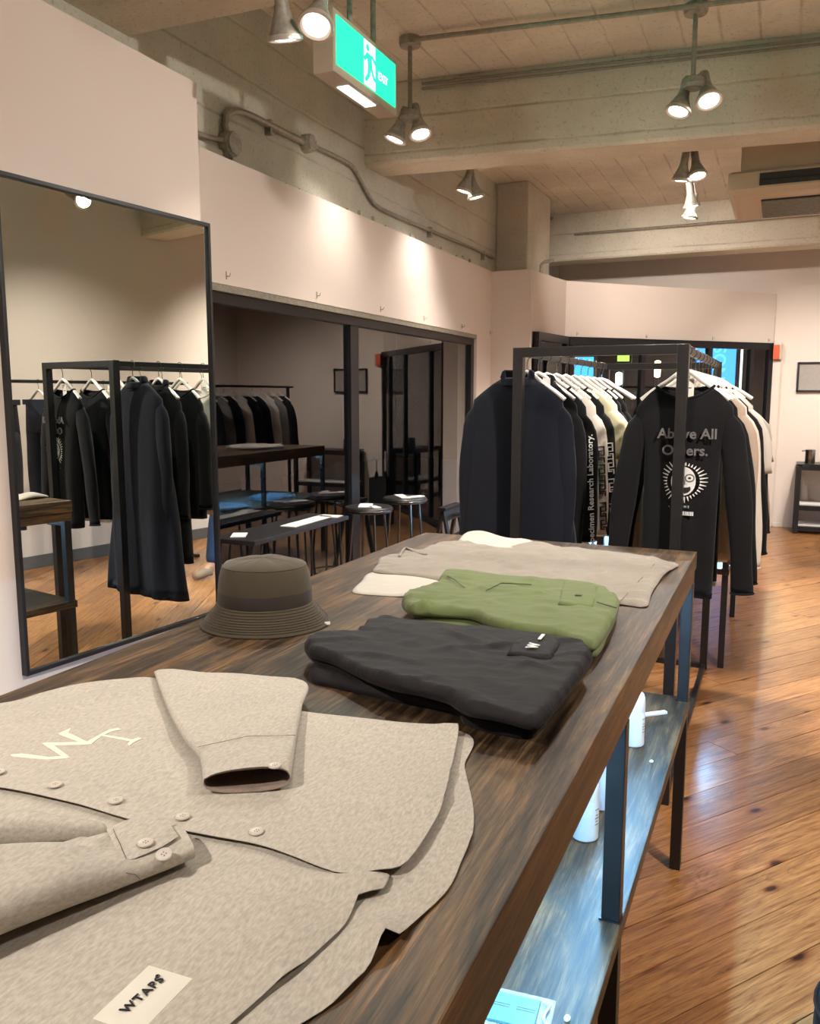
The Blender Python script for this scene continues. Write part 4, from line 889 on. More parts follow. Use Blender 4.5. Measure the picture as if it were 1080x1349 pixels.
def garment(name, x, y, mat, label, cat, group, zn=1.535, neck=.10, sw=.185, zs=1.455, bw=.195, hem=.88, flare=.0, depth=.042, dip=.045, sleeve=None, sr=(.070, .048), seed=0, collar=0, fold=.012, yaw=0, rib=True, hoodie=False):
    """garment on a hanger facing -Y. sleeve = (x_end, z_end, y_end) of the cuff relative to the centre"""
    rg = random.Random(seed); T = Matrix.Translation((x, y, 0)) @ Matrix.Rotation(yaw, 4, 'Z')
    e = empty(name, (x, y, hem), label, cat, group)
    n = 44; ph = rg.random()*6; k1 = rg.uniform(18, 26)
    rows = [(neck, zn, depth*.55), (neck+(sw-neck)*.35, zn-(zn-zs)*.30, depth*.62), (neck+(sw-neck)*.72, zn-(zn-zs)*.68, depth*.74), (sw, zs, depth*.85), (sw+.004, zs-.035, depth*.95), (sw*.4+bw*.6, zs-.09, depth*1.05), (bw*.99, zs-.16, depth*1.15)]
    NB = 14; z1 = zs-.16
    for i in range(1, NB+1): t = i/NB; rows.append((bw*.99+flare*t, z1+(hem-z1)*t, depth*(1.15+.15*math.sin(t*3))))
    rings = []
    for i, (w_, z, d) in enumerate(rows):
        t = max(0, (zs-z)/(zs-hem)); ring = []
        for j in range(n):
            a = 2*math.pi*j/n; ca, sa = math.cos(a), math.sin(a); px_ = w_*math.copysign(abs(ca)**.85, ca); py_ = d*math.copysign(abs(sa)**.8, sa)
            am = fold*min(1, t*1.6); py_ += am*math.sin(px_*k1+ph+t*1.5)+am*.6*math.sin(px_*k1*2.3+ph*2); zz = z
            if i <= 3: 
                f = (1-i/4.0); zz = z-dip*f*max(0, 1-(px_/(neck*1.02))**2)*(1.0 if sa < 0 else .25)
            ring.append(T @ Vector((px_, py_, zz+.004*nz(px_, t*3, 6, seed)*(1 if i == len(rows)-1 else 0))))
        rings.append(ring)
    # hem lip turned inside and neck lip
    inn = [[T @ ((T.inverted() @ p)*1.0-Vector(((T.inverted() @ p).x*.03, (T.inverted() @ p).y*.14, -.02))) for p in rings[-1]]]
    nl = [[T @ Vector(((T.inverted() @ p).x*.94, (T.inverted() @ p).y*.8, p.z-.035)) for p in rings[0]]]
    body = part(MB().rings(nl+rings+inn, False, False), 'body', mat, e, 'all')
    if rib: part(MB().tube(rings[0]+[rings[0][0]], .0055, 6, False), 'neck_rib', mat, body, True)
    if collar:
        cr = []
        for zz, sc in ((zn-.012, 1.02), (zn+collar*.6, .92), (zn+collar, .86), (zn+collar*.8, 1.02), (zn+.0, 1.16)):
            cr.append([T @ Vector((neck*sc*math.cos(a), depth*.75*sc*math.sin(a), zz-(.03 if math.sin(a) < -.6 else 0))) for a in [2*math.pi*k/28 for k in range(28)]])
        part(MB().rings(cr, False, False), 'collar', mat, body, 'all')
    if sleeve:
        for s in (-1, 1):
            xe, ze, ye = sleeve; P0 = Vector((s*(sw-.065), 0, zs-.015)); P3 = Vector((s*xe, ye, ze)); P1 = Vector((s*(sw-.008), 0, zs-.075))
            mid = P1.lerp(P3, .45)+Vector((s*.012, 0, .0)); path = catmull([P0, P1, mid, P3], .04, False); rs = []
            for i, p in enumerate(path):
                t = i/(len(path)-1); tg = (path[min(i+1, len(path)-1)]-path[max(0, i-1)]).normalized(); u = tg.cross(Vector((0, 1, 0))).normalized(); vv = u.cross(tg)
                ra = sr[0]*.85+(sr[1]-sr[0]*.85)*t; rb = ra*.66
                q_ = min(1, .45+.20*i); ra *= q_; rb *= q_
                rs.append([T @ (p+u*(ra*math.cos(a)*(1+.07*math.sin(t*13+seed+a*2)))+vv*(rb*math.sin(a)*(1+.08*math.sin(t*17+seed)))) for a in [2*math.pi*k/20 for k in range(20)]])
            lip = [[(p+(sum((q for q in rs[-1]), Vector())/20-p)*.22)+(rs[-2][0]-rs[-1][0])*.4 for p in rs[-1]]]
            sl = part(MB().rings(rs+lip, False, True), 'sleeve', mat, e, 'all')
            if rib and sleeve[1] < 1.1: part(MB().tube(rs[-1]+[rs[-1][0]], .004, 6, False), 'cuff', mat, sl, True)
            if s == 1: e['_p'] = [tuple(T @ P1), tuple(T @ P3)]
    return e
LG, RG = 'clothes on the rack rail facing the window', 'clothes on the rack rail facing the aisle'
zr = RZ-.004
# left rail
left = [
 (3.168, 'long_coat', 'coat_navy', 'long navy black coat hanging first on the rack beside the window', 'coat', dict(zn=1.57, neck=.062, sw=.178, zs=1.485, bw=.185, hem=.47, flare=.13, depth=.05, dip=.02, sleeve=(.185, .84, -.005), sr=(.058, .046), collar=.03, fold=.012, rib=False)),
 (3.33, 'long_coat', 'knit_black', 'black coat hanging second behind the navy coat', 'coat', dict(zn=1.56, neck=.065, sw=.16, zs=1.465, bw=.15, hem=.62, flare=.05, depth=.042, dip=.02, sleeve=(.152, .86, 0), sr=(.050, .040), collar=.025, rib=False)),
 (3.47, 'long_sleeve_tee', 'knit_black', 'black long sleeve top with white words down the sleeve', 'shirt', dict(sleeve=(.185, .90, -.01), sw=.168, bw=.165, hem=.84, sr=(.056, .042))),
 (3.63, 'long_sleeve_tee', 'knit_white', 'white long sleeve top with black geometric key pattern down the sleeve', 'shirt', dict(sleeve=(.20, .90, -.01), sw=.175, bw=.165, hem=.84, sr=(.056, .042))),
 (3.80, 'long_sleeve_tee', 'knit_black', 'black long sleeve top with white geometric key pattern down the sleeve', 'shirt', dict(sleeve=(.215, .88, -.01), sw=.178, bw=.17, hem=.84, sr=(.056, .042))),
 (3.97, 't_shirt', 'tee_cream', 'cream short sleeve t-shirt hanging behind the black patterned top', 't-shirt', dict(sleeve=(.235, 1.21, -.01), sr=(.07, .058), sw=.185, bw=.175, hem=.88, rib=False)),
 (4.12, 't_shirt', 'knit_white', 'white short sleeve t-shirt hanging behind the cream one', 't-shirt', dict(sleeve=(.235, 1.15, -.01), sr=(.066, .055), sw=.18, bw=.175, hem=.88)),
 (4.28, 'sweatshirt', 'knit_black', 'black sweatshirt hanging behind the white t-shirt', 'sweatshirt', dict(sleeve=(.20, .90, 0), sw=.17, bw=.165, hem=.86, sr=(.056, .042))),
 (4.44, 'sweatshirt', 'knit_black', 'last black sweatshirt at the entrance end of the window rail', 'sweatshirt', dict(sleeve=(.20, .88, 0), sw=.17, bw=.165, hem=.86, sr=(.056, .042))),
]
LE = []; ORD = 'first second third fourth fifth sixth seventh eighth ninth'.split()
for i, (y, nm, mt, lab, cat, kw) in enumerate(left):
    LE.append(garment(nm, RX0-(.035 if i == 0 else 0), y, mt, lab, cat, LG, seed=i+1, **kw)); hanger(RX0, y, zr, 'white shaped hanger in the %s garment of the window rail' % ORD[i], hw=.15)
hanger(RX0, 4.58, zr, 'empty white hanger at the entrance end of the window rail', hw=.18); hanger(RX0, 4.66, zr, 'last empty white hanger against the rear post of the window rail', hw=.18)
paper_tag(RX0+.05, 3.275, 1.57, 'white paper tag hanging behind the long navy coat'); paper_tag(RX0-.10, 3.55, 1.575, 'white paper tag by the black top with sleeve words', .045, .07); paper_tag(RX0-.08, 3.72, 1.575, 'brown paper tag by the white key pattern top', .045, .05, 'tag_kraft')
# right rail
right = [
 (3.15, 'sweatshirt', 'knit_black', 'black sweatshirt with grey lettering and a sun face print', 'sweatshirt', dict(sleeve=(.226, .80, .0), sw=.165, bw=.132, zn=1.535, neck=.098, zs=1.46, hem=.775, flare=-.005, sr=(.058, .036), depth=.045)),
 (3.33, 'sweatshirt', 'knit_black', 'black sweatshirt with white hem hanging behind the sun face one', 'sweatshirt', dict(sleeve=(.236, .80, .0), sw=.17, bw=.130, hem=.80, sr=(.058, .034))),
 (3.50, 'sweatshirt', 'sweat_beige', 'beige sweatshirt hanging third on the aisle rail', 'sweatshirt', dict(sleeve=(.20, .84, .0), sw=.19, bw=.20, hem=.86, sr=(.06, .045))),
 (3.66, 'long_sleeve_tee', 'knit_white', 'white long sleeve top hanging fourth on the aisle rail', 'shirt', dict(sleeve=(.235, .80, .0), sw=.19, bw=.19, hem=.82, sr=(.06, .042))),
 (3.82, 'sweatshirt', 'knit_black', 'black sweatshirt hanging between white tops on the aisle rail', 'sweatshirt', dict(sleeve=(.25, .83, .0), sw=.19, bw=.19, hem=.84)),
 (3.97, 't_shirt', 'knit_white', 'white short sleeve t-shirt with upturned cuff on the aisle rail', 't-shirt', dict(sleeve=(.235, 1.16, .0), sr=(.08, .062), sw=.20, bw=.20, hem=.9)),
 (4.13, 't_shirt', 'tee_white', 'off white t-shirt hanging seventh on the aisle rail', 't-shirt', dict(sleeve=(.23, 1.2, .0), sr=(.08, .066), sw=.20, bw=.20, hem=.9)),
 (4.30, 'sweatshirt', 'knit_black', 'black sweatshirt near the entrance end of the aisle rail', 'sweatshirt', dict(sleeve=(.25, .85, 0), hem=.86)),
 (4.46, 'sweatshirt', 'sweat_beige', 'beige sweatshirt at the entrance end of the aisle rail', 'sweatshirt', dict(sleeve=(.25, .85, 0), hem=.86)),
]
RE = []
for i, (y, nm, mt, lab, cat, kw) in enumerate(right):
    RE.append(garment(nm, RX1, y, mt, lab, cat, RG, seed=20+i, **kw)); hanger(RX1, y, zr, 'white shaped hanger in the %s garment of the aisle rail' % ORD[i], hw=.15)
for k in range(3): hanger(RX1, 4.55+k*.06, zr, 'empty white hanger at the entrance end of the aisle rail', hw=.18, group='empty hangers on the aisle rail')
paper_tag(RX1+.012, 3.165, 1.56, 'white paper tag in the neck of the sun face sweatshirt', .034, .075); paper_tag(RX1-.03, 3.42, 1.56, 'white paper tag behind the second black sweatshirt'); paper_tag(RX1+.03, 3.58, 1.56, 'white paper tag behind the beige sweatshirt')
part(MB().bbox(RX1-.128, RX1+.128, 3.29, 3.37, .785, .802, .004), 'white_hem', 'knit_white', RE[1])
# --- print on the sun face sweatshirt (front faces the viewer)
sw0 = RE[0]; fy = 3.15-.062
FMt = lambda px, py: frame_mat(ony(px, py, fy), (1, 0, 0), (0, 0, 1))
text_mesh('Above All', .050, 'print_grey', sw0, FMt(905, 572), .0015, bold=.0010)
text_mesh('Others.', .050, 'print_grey', sw0, FMt(902, 594), .0015, bold=.0010)
c = ony(900, 634, fy); c = Vector((c.x, fy, c.z))
m = MB(); RR = 30
for k in range(34):
    a = 2*math.pi*k/34; u = Vector((math.cos(a), 0, math.sin(a))); t_ = Vector((-math.sin(a), 0, math.cos(a))); L0 = .056; L1 = .075+.009*math.sin(a*3+1)
    p = [c+u*L0-t_*.0030, c+u*L0+t_*.0030, c+u*L1+t_*.0008, c+u*L1-t_*.0008]
    m.add([q+Vector((0, -.001, 0)) for q in p]+[q+Vector((0, .002, 0)) for q in p], [(0, 1, 2, 3), (7, 6, 5, 4), (0, 4, 5, 1), (1, 5, 6, 2), (2, 6, 7, 3), (3, 7, 4, 0)])
part(m, 'sun_rays', 'print_white', sw0)['kind'] = 'stuff'
def disc(cx, cz, rx, rz, y, mat, nm, k=28, sq=1):
    ps = [(c.x+cx+rx*math.cos(2*math.pi*j/k), c.z+cz+rz*math.sin(2*math.pi*j/k)) for j in range(k)]
    m = MB(); m.add([(p[0], y-.0012, p[1]) for p in ps]+[(p[0], y+.002, p[1]) for p in ps], [tuple(range(k)), tuple(range(k, 2*k))[::-1]]+[(j, (j+1) % k, k+(j+1) % k, k+j) for j in range(k)]); return part(m, nm, mat, sw0)
disc(0, 0, .042, .051, fy-.001, 'print_white', 'face_print')
for sx in (-1, 1):
    disc(sx*.021, .012, .017, .015, fy-.0016, 'print_grey', 'cheek_print'); disc(sx*.021, .012, .0125, .010, fy-.0022, 'print_white', 'eye_print'); disc(sx*.021, .012, .0055, .004, fy-.0028, 'print_black', 'pupil_print')
disc(0, -.026, .026, .018, fy-.0018, 'print_black', 'mouth_print'); disc(0, -.016, .024, .006, fy-.0024, 'print_white', 'teeth_print'); disc(0, -.004, .007, .013, fy-.0024, 'print_grey', 'nose_print')
for px, t_ in ((887, 'W T'), (906, 'M S')): text_mesh(t_, .012, 'print_white', sw0, FMt(px-2, 668), .001)
text_mesh('SPECIAL GOODS', .017, 'print_white', sw0, FMt(894, 674), .001, bold=.001) if False else None
m = MB()
for k in range(13): m.box(c.x-.04+k*.0062, c.x-.04+k*.0062+.0042, fy-.0015, fy+.001, c.z-.122, c.z-.108)
part(m, 'small_print', 'print_white', sw0)['kind'] = 'stuff'
# --- sleeve prints on the left rail tops
def sleeve_frame(e, r, ang):
    P1, P3 = Vector(e['_p'][0]), Vector(e['_p'][1]); ax = (P3-P1).normalized(); nrm = (Vector((math.cos(ang), -math.sin(ang), 0))); nrm = (nrm-ax*nrm.dot(ax)).normalized()
    return P1, P3, ax, nrm
P1, P3, ax, nrm = sleeve_frame(LE[2], .05, .9)
o = P1.lerp(P3, .56)+nrm*.042+Vector((.006, 0, 0))
text_mesh('Specimen Research Laboratory.', .036, 'print_white', LE[2], frame_mat(o, -ax, nrm.cross(-ax)), .001, bold=.0006)
def key_print(e, mat, segs):
    P1, P3, ax, nrm = sleeve_frame(e, .05, .75); L = (P3-P1).length; vv = ax.cross(nrm); m = MB(); w_ = .0045
    def bar(s0, s1, v0, v1):
        o = P1+nrm*.043+Vector((.004, 0, 0)); m.box(min(s0, s1), max(s0, s1), min(v0, v1), max(v0, v1), -.004, .0015, frame_mat(o, ax, vv))
    for s in segs:
        s *= L; h = .032; a = .016
        bar(s, s+w_, -a, a); bar(s, s+.040, -a, -a+w_); bar(s+.036, s+.040, -a, a); bar(s+.018, s+.022, -a*.3, a); bar(s+.018, s+.060, a-w_, a); bar(s+.056, s+.060, -a*.2, a); bar(s+.048, s+.052, -a, a*.3); bar(s+.048, s+.070, -a, -a+w_)
    part(m, 'sleeve_print', mat, e)['kind'] = 'stuff'
key_print(LE[3], 'print_black', (.20, .36, .50, .70, .82)); key_print(LE[4], 'print_white', (.18, .32, .50, .72, .84))
# ------------------------------------------------------------------ racks on the right side (seen at the frame edge, in the mirror and the window)
def side_rack(x, y0, y1, zt, lab, items, grp):
    e = empty('garment_rack', (x, (y0+y1)/2, 0), lab, 'clothes rack')
    for y in (y0, y1):
        part(MB().bbox(x-.016, x+.016, y-.016, y+.016, .001, zt, .002), 'post', 'black_metal', e); part(MB().bbox(x-.24, x+.24, y-.016, y+.016, .001, .03, .002), 'foot', 'black_metal', e)
    part(MB().bbox(x-.012, x+.012, y0-.12, y1+.12, zt, zt+.026, .002), 'hanging_rail', 'black_metal', e)
    for i, (y, nm, mt, l2, cat, kw) in enumerate(items):
        garment(nm, x, y, mt, l2, cat, grp, seed=50+i+int(x*10), **kw); hanger(x, y, zt+.026, 'white shaped hanger under the rail carrying the '+l2.split(' on ')[0], group=grp+' hangers')
side_rack(.78, 7.5, 9.4, 1.60, 'black single rail rack near the back wall', [(7.64+k*.19, 'sweatshirt', ['knit_black', 'fold_grey', 'knit_black', 'knit_white', 'coat_navy', 'knit_black', 'knit_white', 'fold_grey', 'knit_black'][k], ['first', 'second', 'third', 'fourth', 'fifth', 'sixth', 'seventh', 'eighth', 'ninth'][k]+' hanging top on the rail near the back wall counted from the tables', 'sweatshirt', dict(zn=1.50, zs=1.42, sleeve=(.25, .84, 0), hem=.80, sw=.19, bw=.20)) for k in range(9)], 'tops on the back rail')
# jeans on the right wall rack
def jeans(x, y, zt, mt, lab):
    e = empty('jeans', (x, y, zt-1.0), lab, 'trousers', 'jeans on the right rack'); rg = random.Random(int(y*100))
    m = MB(); rs = []
    for k in range(7):
        t = k/6; w_ = .185+.02*t; d = .03+.006*t; rs.append([Vector((x+w_*math.copysign(abs(math.cos(a))**.6, math.cos(a)), y+d*math.sin(a), zt-.26*t)) for a in [2*math.pi*j/24 for j in range(24)]])
    m.rings(rs, True, True); part(m, 'waist', mt, e, 'all')
    for s in (-1, 1):
        rs = []
        for k in range(9):
            t = k/8; w_ = .104-.012*t; cx = x+s*(.1+.004*t); rs.append([Vector((cx+w_*math.copysign(abs(math.cos(a))**.7, math.cos(a)), y+.034*math.sin(a)+.004*math.sin(t*9+s), zt-.245-.755*t)) for a in [2*math.pi*j/18 for j in range(18)]])
        part(MB().rings(rs), 'trouser_leg', mt, e, 'all')
    part(MB().bbox(x-.19, x+.19, y-.034, y+.034, zt-.04, zt+.002, .004), 'waistband', mt, e)
    for sx in (-.12, .12): part(MB().lathe([(.006, 0), (.006, .003), (.001, .004)], 10, Matrix.Translation((x+sx, y-.034, zt-.07)) @ Matrix.Rotation(math.pi/2, 4, 'X')), 'rivet', 'chrome', e)
e = empty('garment_rack', (1.75, 4.6, 0), 'black single rail rack of jeans along the right wall', 'clothes rack')
for y in (3.75, 5.6): part(MB().bbox(1.734, 1.766, y-.016, y+.016, .001, 1.60, .002), 'post', 'black_metal', e); part(MB().bbox(1.5, 2.0, y-.016, y+.016, .001, .03, .002), 'foot', 'black_metal', e)
part(MB().bbox(1.738, 1.762, 3.6, 5.75, 1.60, 1.626, .002), 'hanging_rail', 'black_metal', e)
for k in range(5):
    y = 3.95+k*.3; jeans(1.75, y, 1.47, ('jeans_black', 'denim')[k % 2], ('black jeans nearest the mirror end of the right rack', 'blue jeans second on the right rack', 'black jeans in the middle of the right rack', 'blue jeans fourth on the right rack', 'black jeans last on the right rack')[k])
    hanger(1.75, y, 1.626, 'white hanger carrying jeans on the right rack', hw=.17, group='jeans hangers')
# ------------------------------------------------------------------ window bench and stools
def hairpin(m, x, y, ztop, dx, dy, sp=.05):
    for s in (-1, 1): m.tube([(x+s*sp*(dy != 0 and 1 or 0)*.6, y+s*sp*(1 if dx else .6), ztop), (x+dx, y+dy, .006)], .007, 6)
BZ = .83
e = empty('window_bench', (-2.32, 3.66, 0), 'narrow black bench with printed papers on top below the shop window', 'bench')
part(MB().bbox(-2.46, -2.20, 3.20, 4.13, BZ-.022, BZ, .004), 'seat_board', 'black_metal', e)
for (x, y) in ((-2.42, 3.28), (-2.24, 3.28), (-2.42, 4.05), (-2.24, 4.05)):
    m = MB(); sx = -1 if x < -2.3 else 1; sy = -1 if y < 3.6 else 1
    for s in (-.04, .04): m.tube([(x, y+s, BZ-.022), (x+sx*.02, y+sy*.06, .006)], .0065, 6)
    part(m, 'leg', 'black_metal', e, True)
def papers(x, y, a, w_, l_, lab): 
    thing(MB().box(-w_/2, w_/2, -l_/2, l_/2, .0004, .004, Matrix.Translation((x, y, BZ)) @ Matrix.Rotation(a, 4, 'Z')), 'printed_paper', 'paper_white', lab, 'paper', 'papers on the bench')
papers(-2.30, 3.85, .02, .09, .42, 'long white printed sheet lying on the black bench'); papers(-2.37, 3.32, .5, .07, .12, 'small white leaflet at the mirror end of the bench'); papers(-2.28, 4.06, .1, .12, .08, 'small white leaflet at the stool end of the bench')
def stool(x, y, lab):
    e = empty('round_stool', (x, y, 0), lab, 'stool', 'round stools by the window')
    part(MB().lathe([(.135, BZ-.035), (.147, BZ-.03), (.147, BZ-.008), (.140, BZ)], 28, Matrix.Translation((x, y, 0))), 'seat', 'black_metal', e, True)
    part(MB().lathe([(.1475, BZ-.024), (.1505, BZ-.022), (.1505, BZ-.016), (.1475, BZ-.014)], 28, Matrix.Translation((x, y, 0)), False, False), 'seat_rim', 'chrome', e, True)
    for k in range(4):
        a = math.pi/4+k*math.pi/2; m = MB(); c = Vector((x+.10*math.cos(a), y+.10*math.sin(a), BZ-.035)); f = Vector((x+.17*math.cos(a), y+.17*math.sin(a), .006))
        m.tube([c, f], .0085, 6); part(m, 'leg', 'chrome', e, True)
    for k in range(3):
        pass
    part(MB().tube([(x+.145*math.cos(t*math.pi/12), y+.145*math.sin(t*math.pi/12), .28) for t in range(25)], .006, 6), 'foot_ring', 'chrome', e, True)
stool(-2.28, 4.54, 'round black stool with chrome rim next to the bench'); stool(-2.27, 5.06, 'round black stool with chrome rim second from the bench')
for (x, y, a, w_, l_, lab) in ((-2.30, 4.54, .4, .08, .17, 'white magazine on the stool next to the bench'), (-2.22, 4.50, .9, .05, .09, 'small white card on the stool next to the bench'), (-2.29, 5.06, .7, .06, .2, 'white magazine on the stool second from the bench'), (-2.21, 5.08, -.5, .05, .14, 'small white card on the stool second from the bench')):
    thing(MB().box(-w_/2, w_/2, -l_/2, l_/2, .0004, .006, Matrix.Translation((x, y, BZ)) @ Matrix.Rotation(a, 4, 'Z')), 'magazine', 'paper_white', lab, 'magazine', 'reading matter on the stools')
# black A-frame stand by the window
ax_, ay_ = -2.16, 5.62
e = empty('folding_stand', (ax_, ay_, 0), 'black A frame folding stand beside the rack near the window', 'stand')
for s in (-1, 1):
    Tm = Matrix.Translation((ax_, ay_, .70)) @ Matrix.Rotation(s*.20, 4, 'Y')
    part(MB().bbox(-.01, .01, -.16, -.12, -.71, 0, .003, Tm).bbox(-.01, .01, .12, .16, -.71, 0, .003, Tm).bbox(-.009, .009, -.12, .12, -.09, 0, .003, Tm).bbox(-.009, .009, -.12, .12, -.62, -.55, .003, Tm), 'side_frame', 'black_metal', e)
part(MB().bbox(ax_-.03, ax_+.03, ay_-.17, ay_+.17, .69, .715, .004), 'hinge_cap', 'black_metal', e)
part(MB().tube([(ax_+.02, ay_, .64), (ax_+.30, ay_+.05, .70)], .014), 'handle', 'black_metal', e, True)
# umbrella stand by the entrance (seen in the window's reflection)
ux, uy = -.88, 8.75
e = empty('umbrella_stand', (ux, uy, 0), 'black box umbrella stand by the glass entrance', 'umbrella stand')
for q in ((-.11, -.10, -.11, .11), (.10, .11, -.11, .11)): part(MB().bbox(ux+q[0], ux+q[1], uy+q[2], uy+q[3], .001, .56, .003), 'side_panel', 'black_metal', e)
for q in ((-.10, .10, -.11, -.10), (-.10, .10, .10, .11)): part(MB().bbox(ux+q[0], ux+q[1], uy+q[2], uy+q[3], .001, .56, .003), 'end_panel', 'black_metal', e)
part(MB().box(ux-.1, ux+.1, uy-.1, uy+.1, .001, .01), 'base', 'black_metal', e)
for k, (dx, dy) in enumerate(((-.04, .02), (.05, -.03))):
    u = empty('umbrella', (ux+dx, uy+dy, .012), ('closed umbrella with straight white handle in the black stand', 'closed umbrella with curved white handle in the black stand')[k], 'umbrella')
    part(MB().lathe([(.004, .012), (.012, .05), (.03, .25), (.034, .45), (.02, .60), (.008, .64)], 12, Matrix.Translation((ux+dx, uy+dy, 0))), 'canopy', ('coat_navy', 'knit_black')[k], u, True)
    hp = [(ux+dx, uy+dy, .62), (ux+dx, uy+dy, .86)] if k == 0 else [(ux+dx, uy+dy, .62), (ux+dx, uy+dy, .74), (ux+dx+.015, uy+dy, .78), (ux+dx+.045, uy+dy, .79), (ux+dx+.065, uy+dy, .76), (ux+dx+.066, uy+dy, .72)]
    part(MB().tube(hp, .011, 8), 'handle', 'hanger_white', u, True)
# low shelf stand against the back wall at the right edge
a = ony(1049, 612, 10.2); 
e = empty('shelf_stand', (a.x+.4, 10.2, 0), 'low black open shelf stand against the back wall', 'shelf')
x0 = a.x; x1 = a.x+.9
for x in (x0, x1-.05):
    for y in (10.0, 10.36): part(MB().bbox(x, x+.05, y, y+.05, .001, .74, .003), 'post', 'black_metal', e)
for z in (.03, .26, .70):
    part(MB().bbox(x0+.051, x1-.051, 10.002, 10.04, z, z+.05, .003), 'rail', 'black_metal', e); part(MB().bbox(x0+.051, x1-.051, 10.37, 10.408, z, z+.05, .003), 'rail', 'black_metal', e)
    part(MB().bbox(x0+.01, x0+.04, 10.051, 10.359, z, z+.05, .003), 'rail', 'black_metal', e)
for z in (.0805, .3105): part(MB().bbox(x0+.02, x1-.02, 10.052, 10.358, z, z+.018, .002), 'shelf_board', 'paper_white', e)
part(MB().bbox(x0+.0, x1, 10.0, 10.41, .751, .765, .002), 'top_board', 'black_metal', e)
c = Vector((x0+.13, 10.15, .766)); e = empty('metal_cylinder', c, 'upright steel cylinder with spout on the low black shelf', 'container')
part(MB().lathe([(.05, 0), (.052, .004), (.052, .148), (.046, .152)], 24, Matrix.Translation(c)), 'body', 'chrome', e, True); part(MB().tube([c+Vector((-.045, 0, .14)), c+Vector((-.085, 0, .135))], .008), 'spout', 'chrome', e, True)
# dark pouf at the bottom right edge
c = onz(1120, 1330, .0); c = Vector((.31, 1.93, 0))
e = empty('fabric_pouf', c, 'black rounded fabric pouf standing on the plank floor in the aisle beside the shirt table', 'pouf')
part(MB().lathe([(.10, .002), (.15, .01), (.165, .04), (.168, .10), (.165, .15), (.14, .185), (.05, .20), (.001, .20)], 36, Matrix.Translation(c)), 'cushion', 'knit_black', e, True)
part(MB().tube([c+Vector((.167*math.cos(t*math.pi/16), .167*math.sin(t*math.pi/16), .155)) for t in range(33)], .004, 6), 'piping', 'pants_black', e, True)

# ------------------------------------------------------------------ passer-by in the aisle, only a leg of whom the mirror catches
def skin(name, joints, edges, mat, parent, sub=2, root=0):
    me = bpy.data.meshes.new(name); me.from_pydata([j[0] for j in joints], edges, []); o = bpy.data.objects.new(name, me); COL.objects.link(o)
    m = o.modifiers.new('skin', 'SKIN'); m.use_smooth_shade = True
    for i, j in enumerate(joints): me.skin_vertices[0].data[i].radius = j[1] if isinstance(j[1], tuple) else (j[1], j[1]); me.skin_vertices[0].data[i].use_root = (i == root)
    o.modifiers.new('sub', 'SUBSURF').levels = sub; o.modifiers['sub'].render_levels = sub
    dg = bpy.context.evaluated_depsgraph_get(); m2 = bpy.data.meshes.new_from_object(o.evaluated_get(dg)); bpy.data.objects.remove(o); m2.materials.clear(); m2.materials.append(M[mat])
    o = bpy.data.objects.new(name, m2); COL.objects.link(o); o.parent = parent; m2.polygons.foreach_set('use_smooth', [True]*len(m2.polygons)); return o
PX, PY = .86, 5.42
fabric('skin', (196, 150, 124), .04, .6, 300, .05, 0, 0); fabric('hair_dark', (28, 22, 20), .2, .6, 300, .4, 0, 0); fabric('shoe_tan', (150, 130, 108), .1, .8, 400, .2, 0, 0); fabric('jeans_blue', (46, 62, 92), .15, .9, 500, .3, .12, .05)
pe = empty('person', (PX, PY, 0), 'person in dark jacket, blue jeans and tan shoes walking in the aisle', 'person')
# faces -Y: right leg forward towards -Y
HF = Vector((-.12, -.36, 0)); HB = Vector((.12, .26, 0))
J = [((0, 0, .96), (.15, .10)), ((0, -.01, 1.15), (.13, .095)), ((0, -.01, 1.34), (.16, .11)), ((0, -.01, 1.45), (.07, .06)), ((0, -.015, 1.53), (.055, .055)), ((0, -.03, 1.60), (.072, .088)), ((0, -.03, 1.70), (.075, .092)), ((0, -.025, 1.76), (.05, .06)),
     ((-.18, 0, 1.40), .062), ((-.23, .06, 1.14), .046), ((-.24, -.06, .92), .034), ((-.245, -.10, .85), (.036, .02)),
     ((.18, 0, 1.40), .062), ((.23, -.04, 1.14), .046), ((.24, -.20, .98), .034), ((.245, -.26, .94), (.036, .02)),
     ((-.10, -.05, .88), .085), ((-.11, -.24, .50), .062), ((-.12, -.33, .10), .042), ((-.12, -.42, .045), .035), ((-.12, -.53, .035), .03),
     ((.10, .02, .88), .085), ((.11, .08, .50), .062), ((.12, .30, .14), .042), ((.12, .24, .05), .035), ((.12, .15, .03), .03)]
E_ = [(0, 1), (1, 2), (2, 3), (3, 4), (4, 5), (5, 6), (6, 7), (2, 8), (8, 9), (9, 10), (10, 11), (2, 12), (12, 13), (13, 14), (14, 15), (0, 16), (16, 17), (17, 18), (18, 19), (19, 20), (0, 21), (21, 22), (22, 23), (23, 24), (24, 25)]
for base, sx in ((11, -1), (15, 1)):
    b = Vector(J[base][0]); 
    for k, (dx, L) in enumerate(((-.026, .060), (-.009, .072), (.009, .068), (.024, .055))):
        i = len(J); p1 = b+Vector((dx*.6, -.012, -.03)); p2 = p1+Vector((dx*.2, -.012, -L*.55)); p3 = p2+Vector((0, .008, -L*.5)); J += [(tuple(p1), .010), (tuple(p2), .0088), (tuple(p3), .0075)]; E_ += [(base, i), (i, i+1), (i+1, i+2)]
    i = len(J); J += [(tuple(b+Vector((-sx*.035, -.03, -.015))), .011), (tuple(b+Vector((-sx*.045, -.045, -.05))), .009)]; E_ += [(base, i), (i, i+1)]
skin('body', J, E_, 'skin', pe)
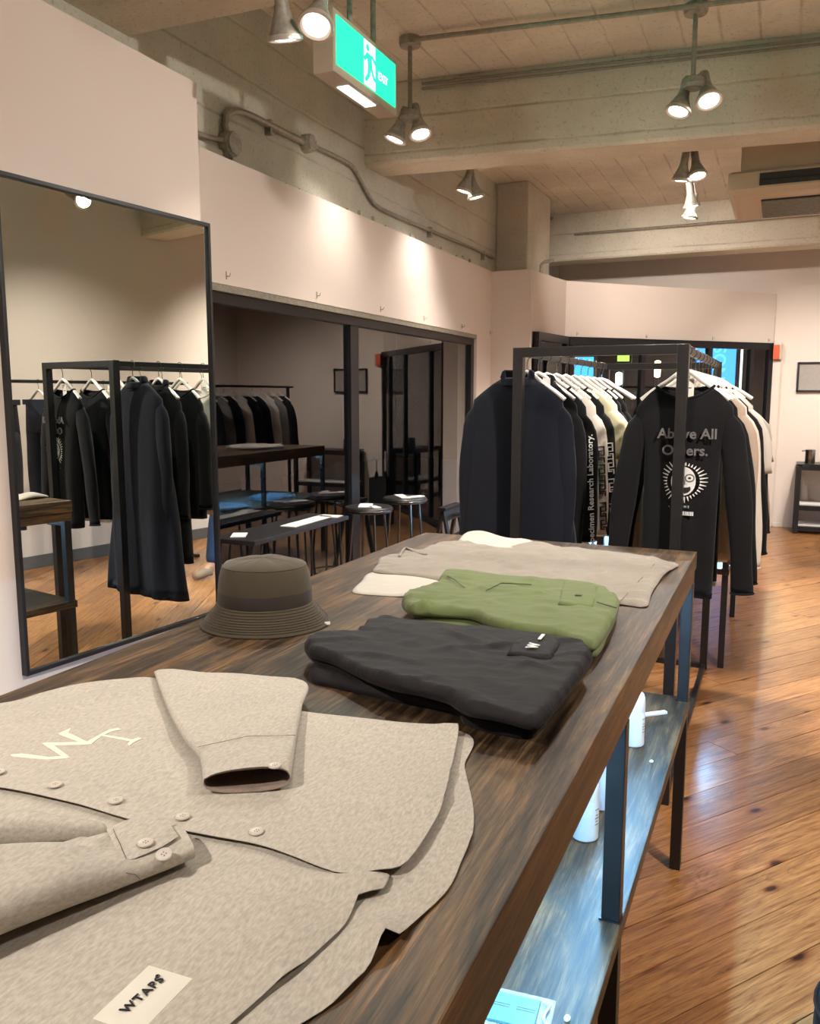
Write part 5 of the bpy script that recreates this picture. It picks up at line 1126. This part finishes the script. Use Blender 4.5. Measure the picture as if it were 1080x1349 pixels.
g = lambda ids, add: [(J[i][0], tuple(r+add for r in (J[i][1] if isinstance(J[i][1], tuple) else (J[i][1], J[i][1])))) for i in ids]
skin('jeans', g([0, 16, 17, 18, 21, 22, 23], .016), [(0, 1), (1, 2), (2, 3), (0, 4), (4, 5), (5, 6)], 'jeans_blue', pe)
skin('jacket', g([1, 0, 2, 8, 9, 10, 12, 13, 14], .022), [(0, 1), (0, 2), (2, 3), (3, 4), (4, 5), (2, 6), (6, 7), (7, 8)], 'coat_navy', pe)
for a_, b_, c_ in ((18, 19, 20), (23, 24, 25)):
    A, B, C_ = Vector(J[a_][0]), Vector(J[b_][0]), Vector(J[c_][0]); heel = B+Vector((0, .09, -.0)) if a_ == 18 else B+Vector((0, .10, .045))
    skin('shoe', [(tuple(B), (.044, .044)), (tuple(heel), (.042, .042)), (tuple(C_), (.045, .034)), (tuple(A+Vector((0, 0, -.0))), (.05, .05))], [(0, 1), (0, 2), (0, 3)], 'shoe_tan', pe)
hd = Vector((0, -.03, 1.66))
m = MB().lathe([(.104, -.02), (.108, .03), (.098, .075), (.06, .112), (.001, .122)], 20, Matrix.Translation(hd+Vector((0, .012, .02))), False, True, .86, 1.0)
o = m.build('hair', 'hair_dark', None, 'all'); o.parent = pe
for sx in (-1, 1):
    o = MB().lathe([(.001, -.009), (.008, -.006), (.009, 0), (.008, .006), (.001, .009)], 12, Matrix.Translation(hd+Vector((sx*.03, -.088, .01)))).build('eye', 'print_white', None, 'all'); o.parent = pe
    o = MB().lathe([(.001, -.022), (.012, -.012), (.014, .006), (.008, .022), (.001, .025)], 10, Matrix.Translation(hd+Vector((sx*.082, .01, .0)))).build('ear', 'skin', None, 'all'); o.parent = pe
o = MB().tube([hd+Vector((0, -.095, .01)), hd+Vector((0, -.112, -.02)), hd+Vector((0, -.10, -.028))], [.007, .012, .008], 8).build('nose', 'skin', None, 'all'); o.parent = pe
o = MB().tube([hd+Vector((-.024, -.088, -.055)), hd+Vector((0, -.096, -.057)), hd+Vector((.024, -.088, -.055))], [.003, .006, .003], 8).build('mouth', 'orange_box', None, 'all'); o.parent = pe
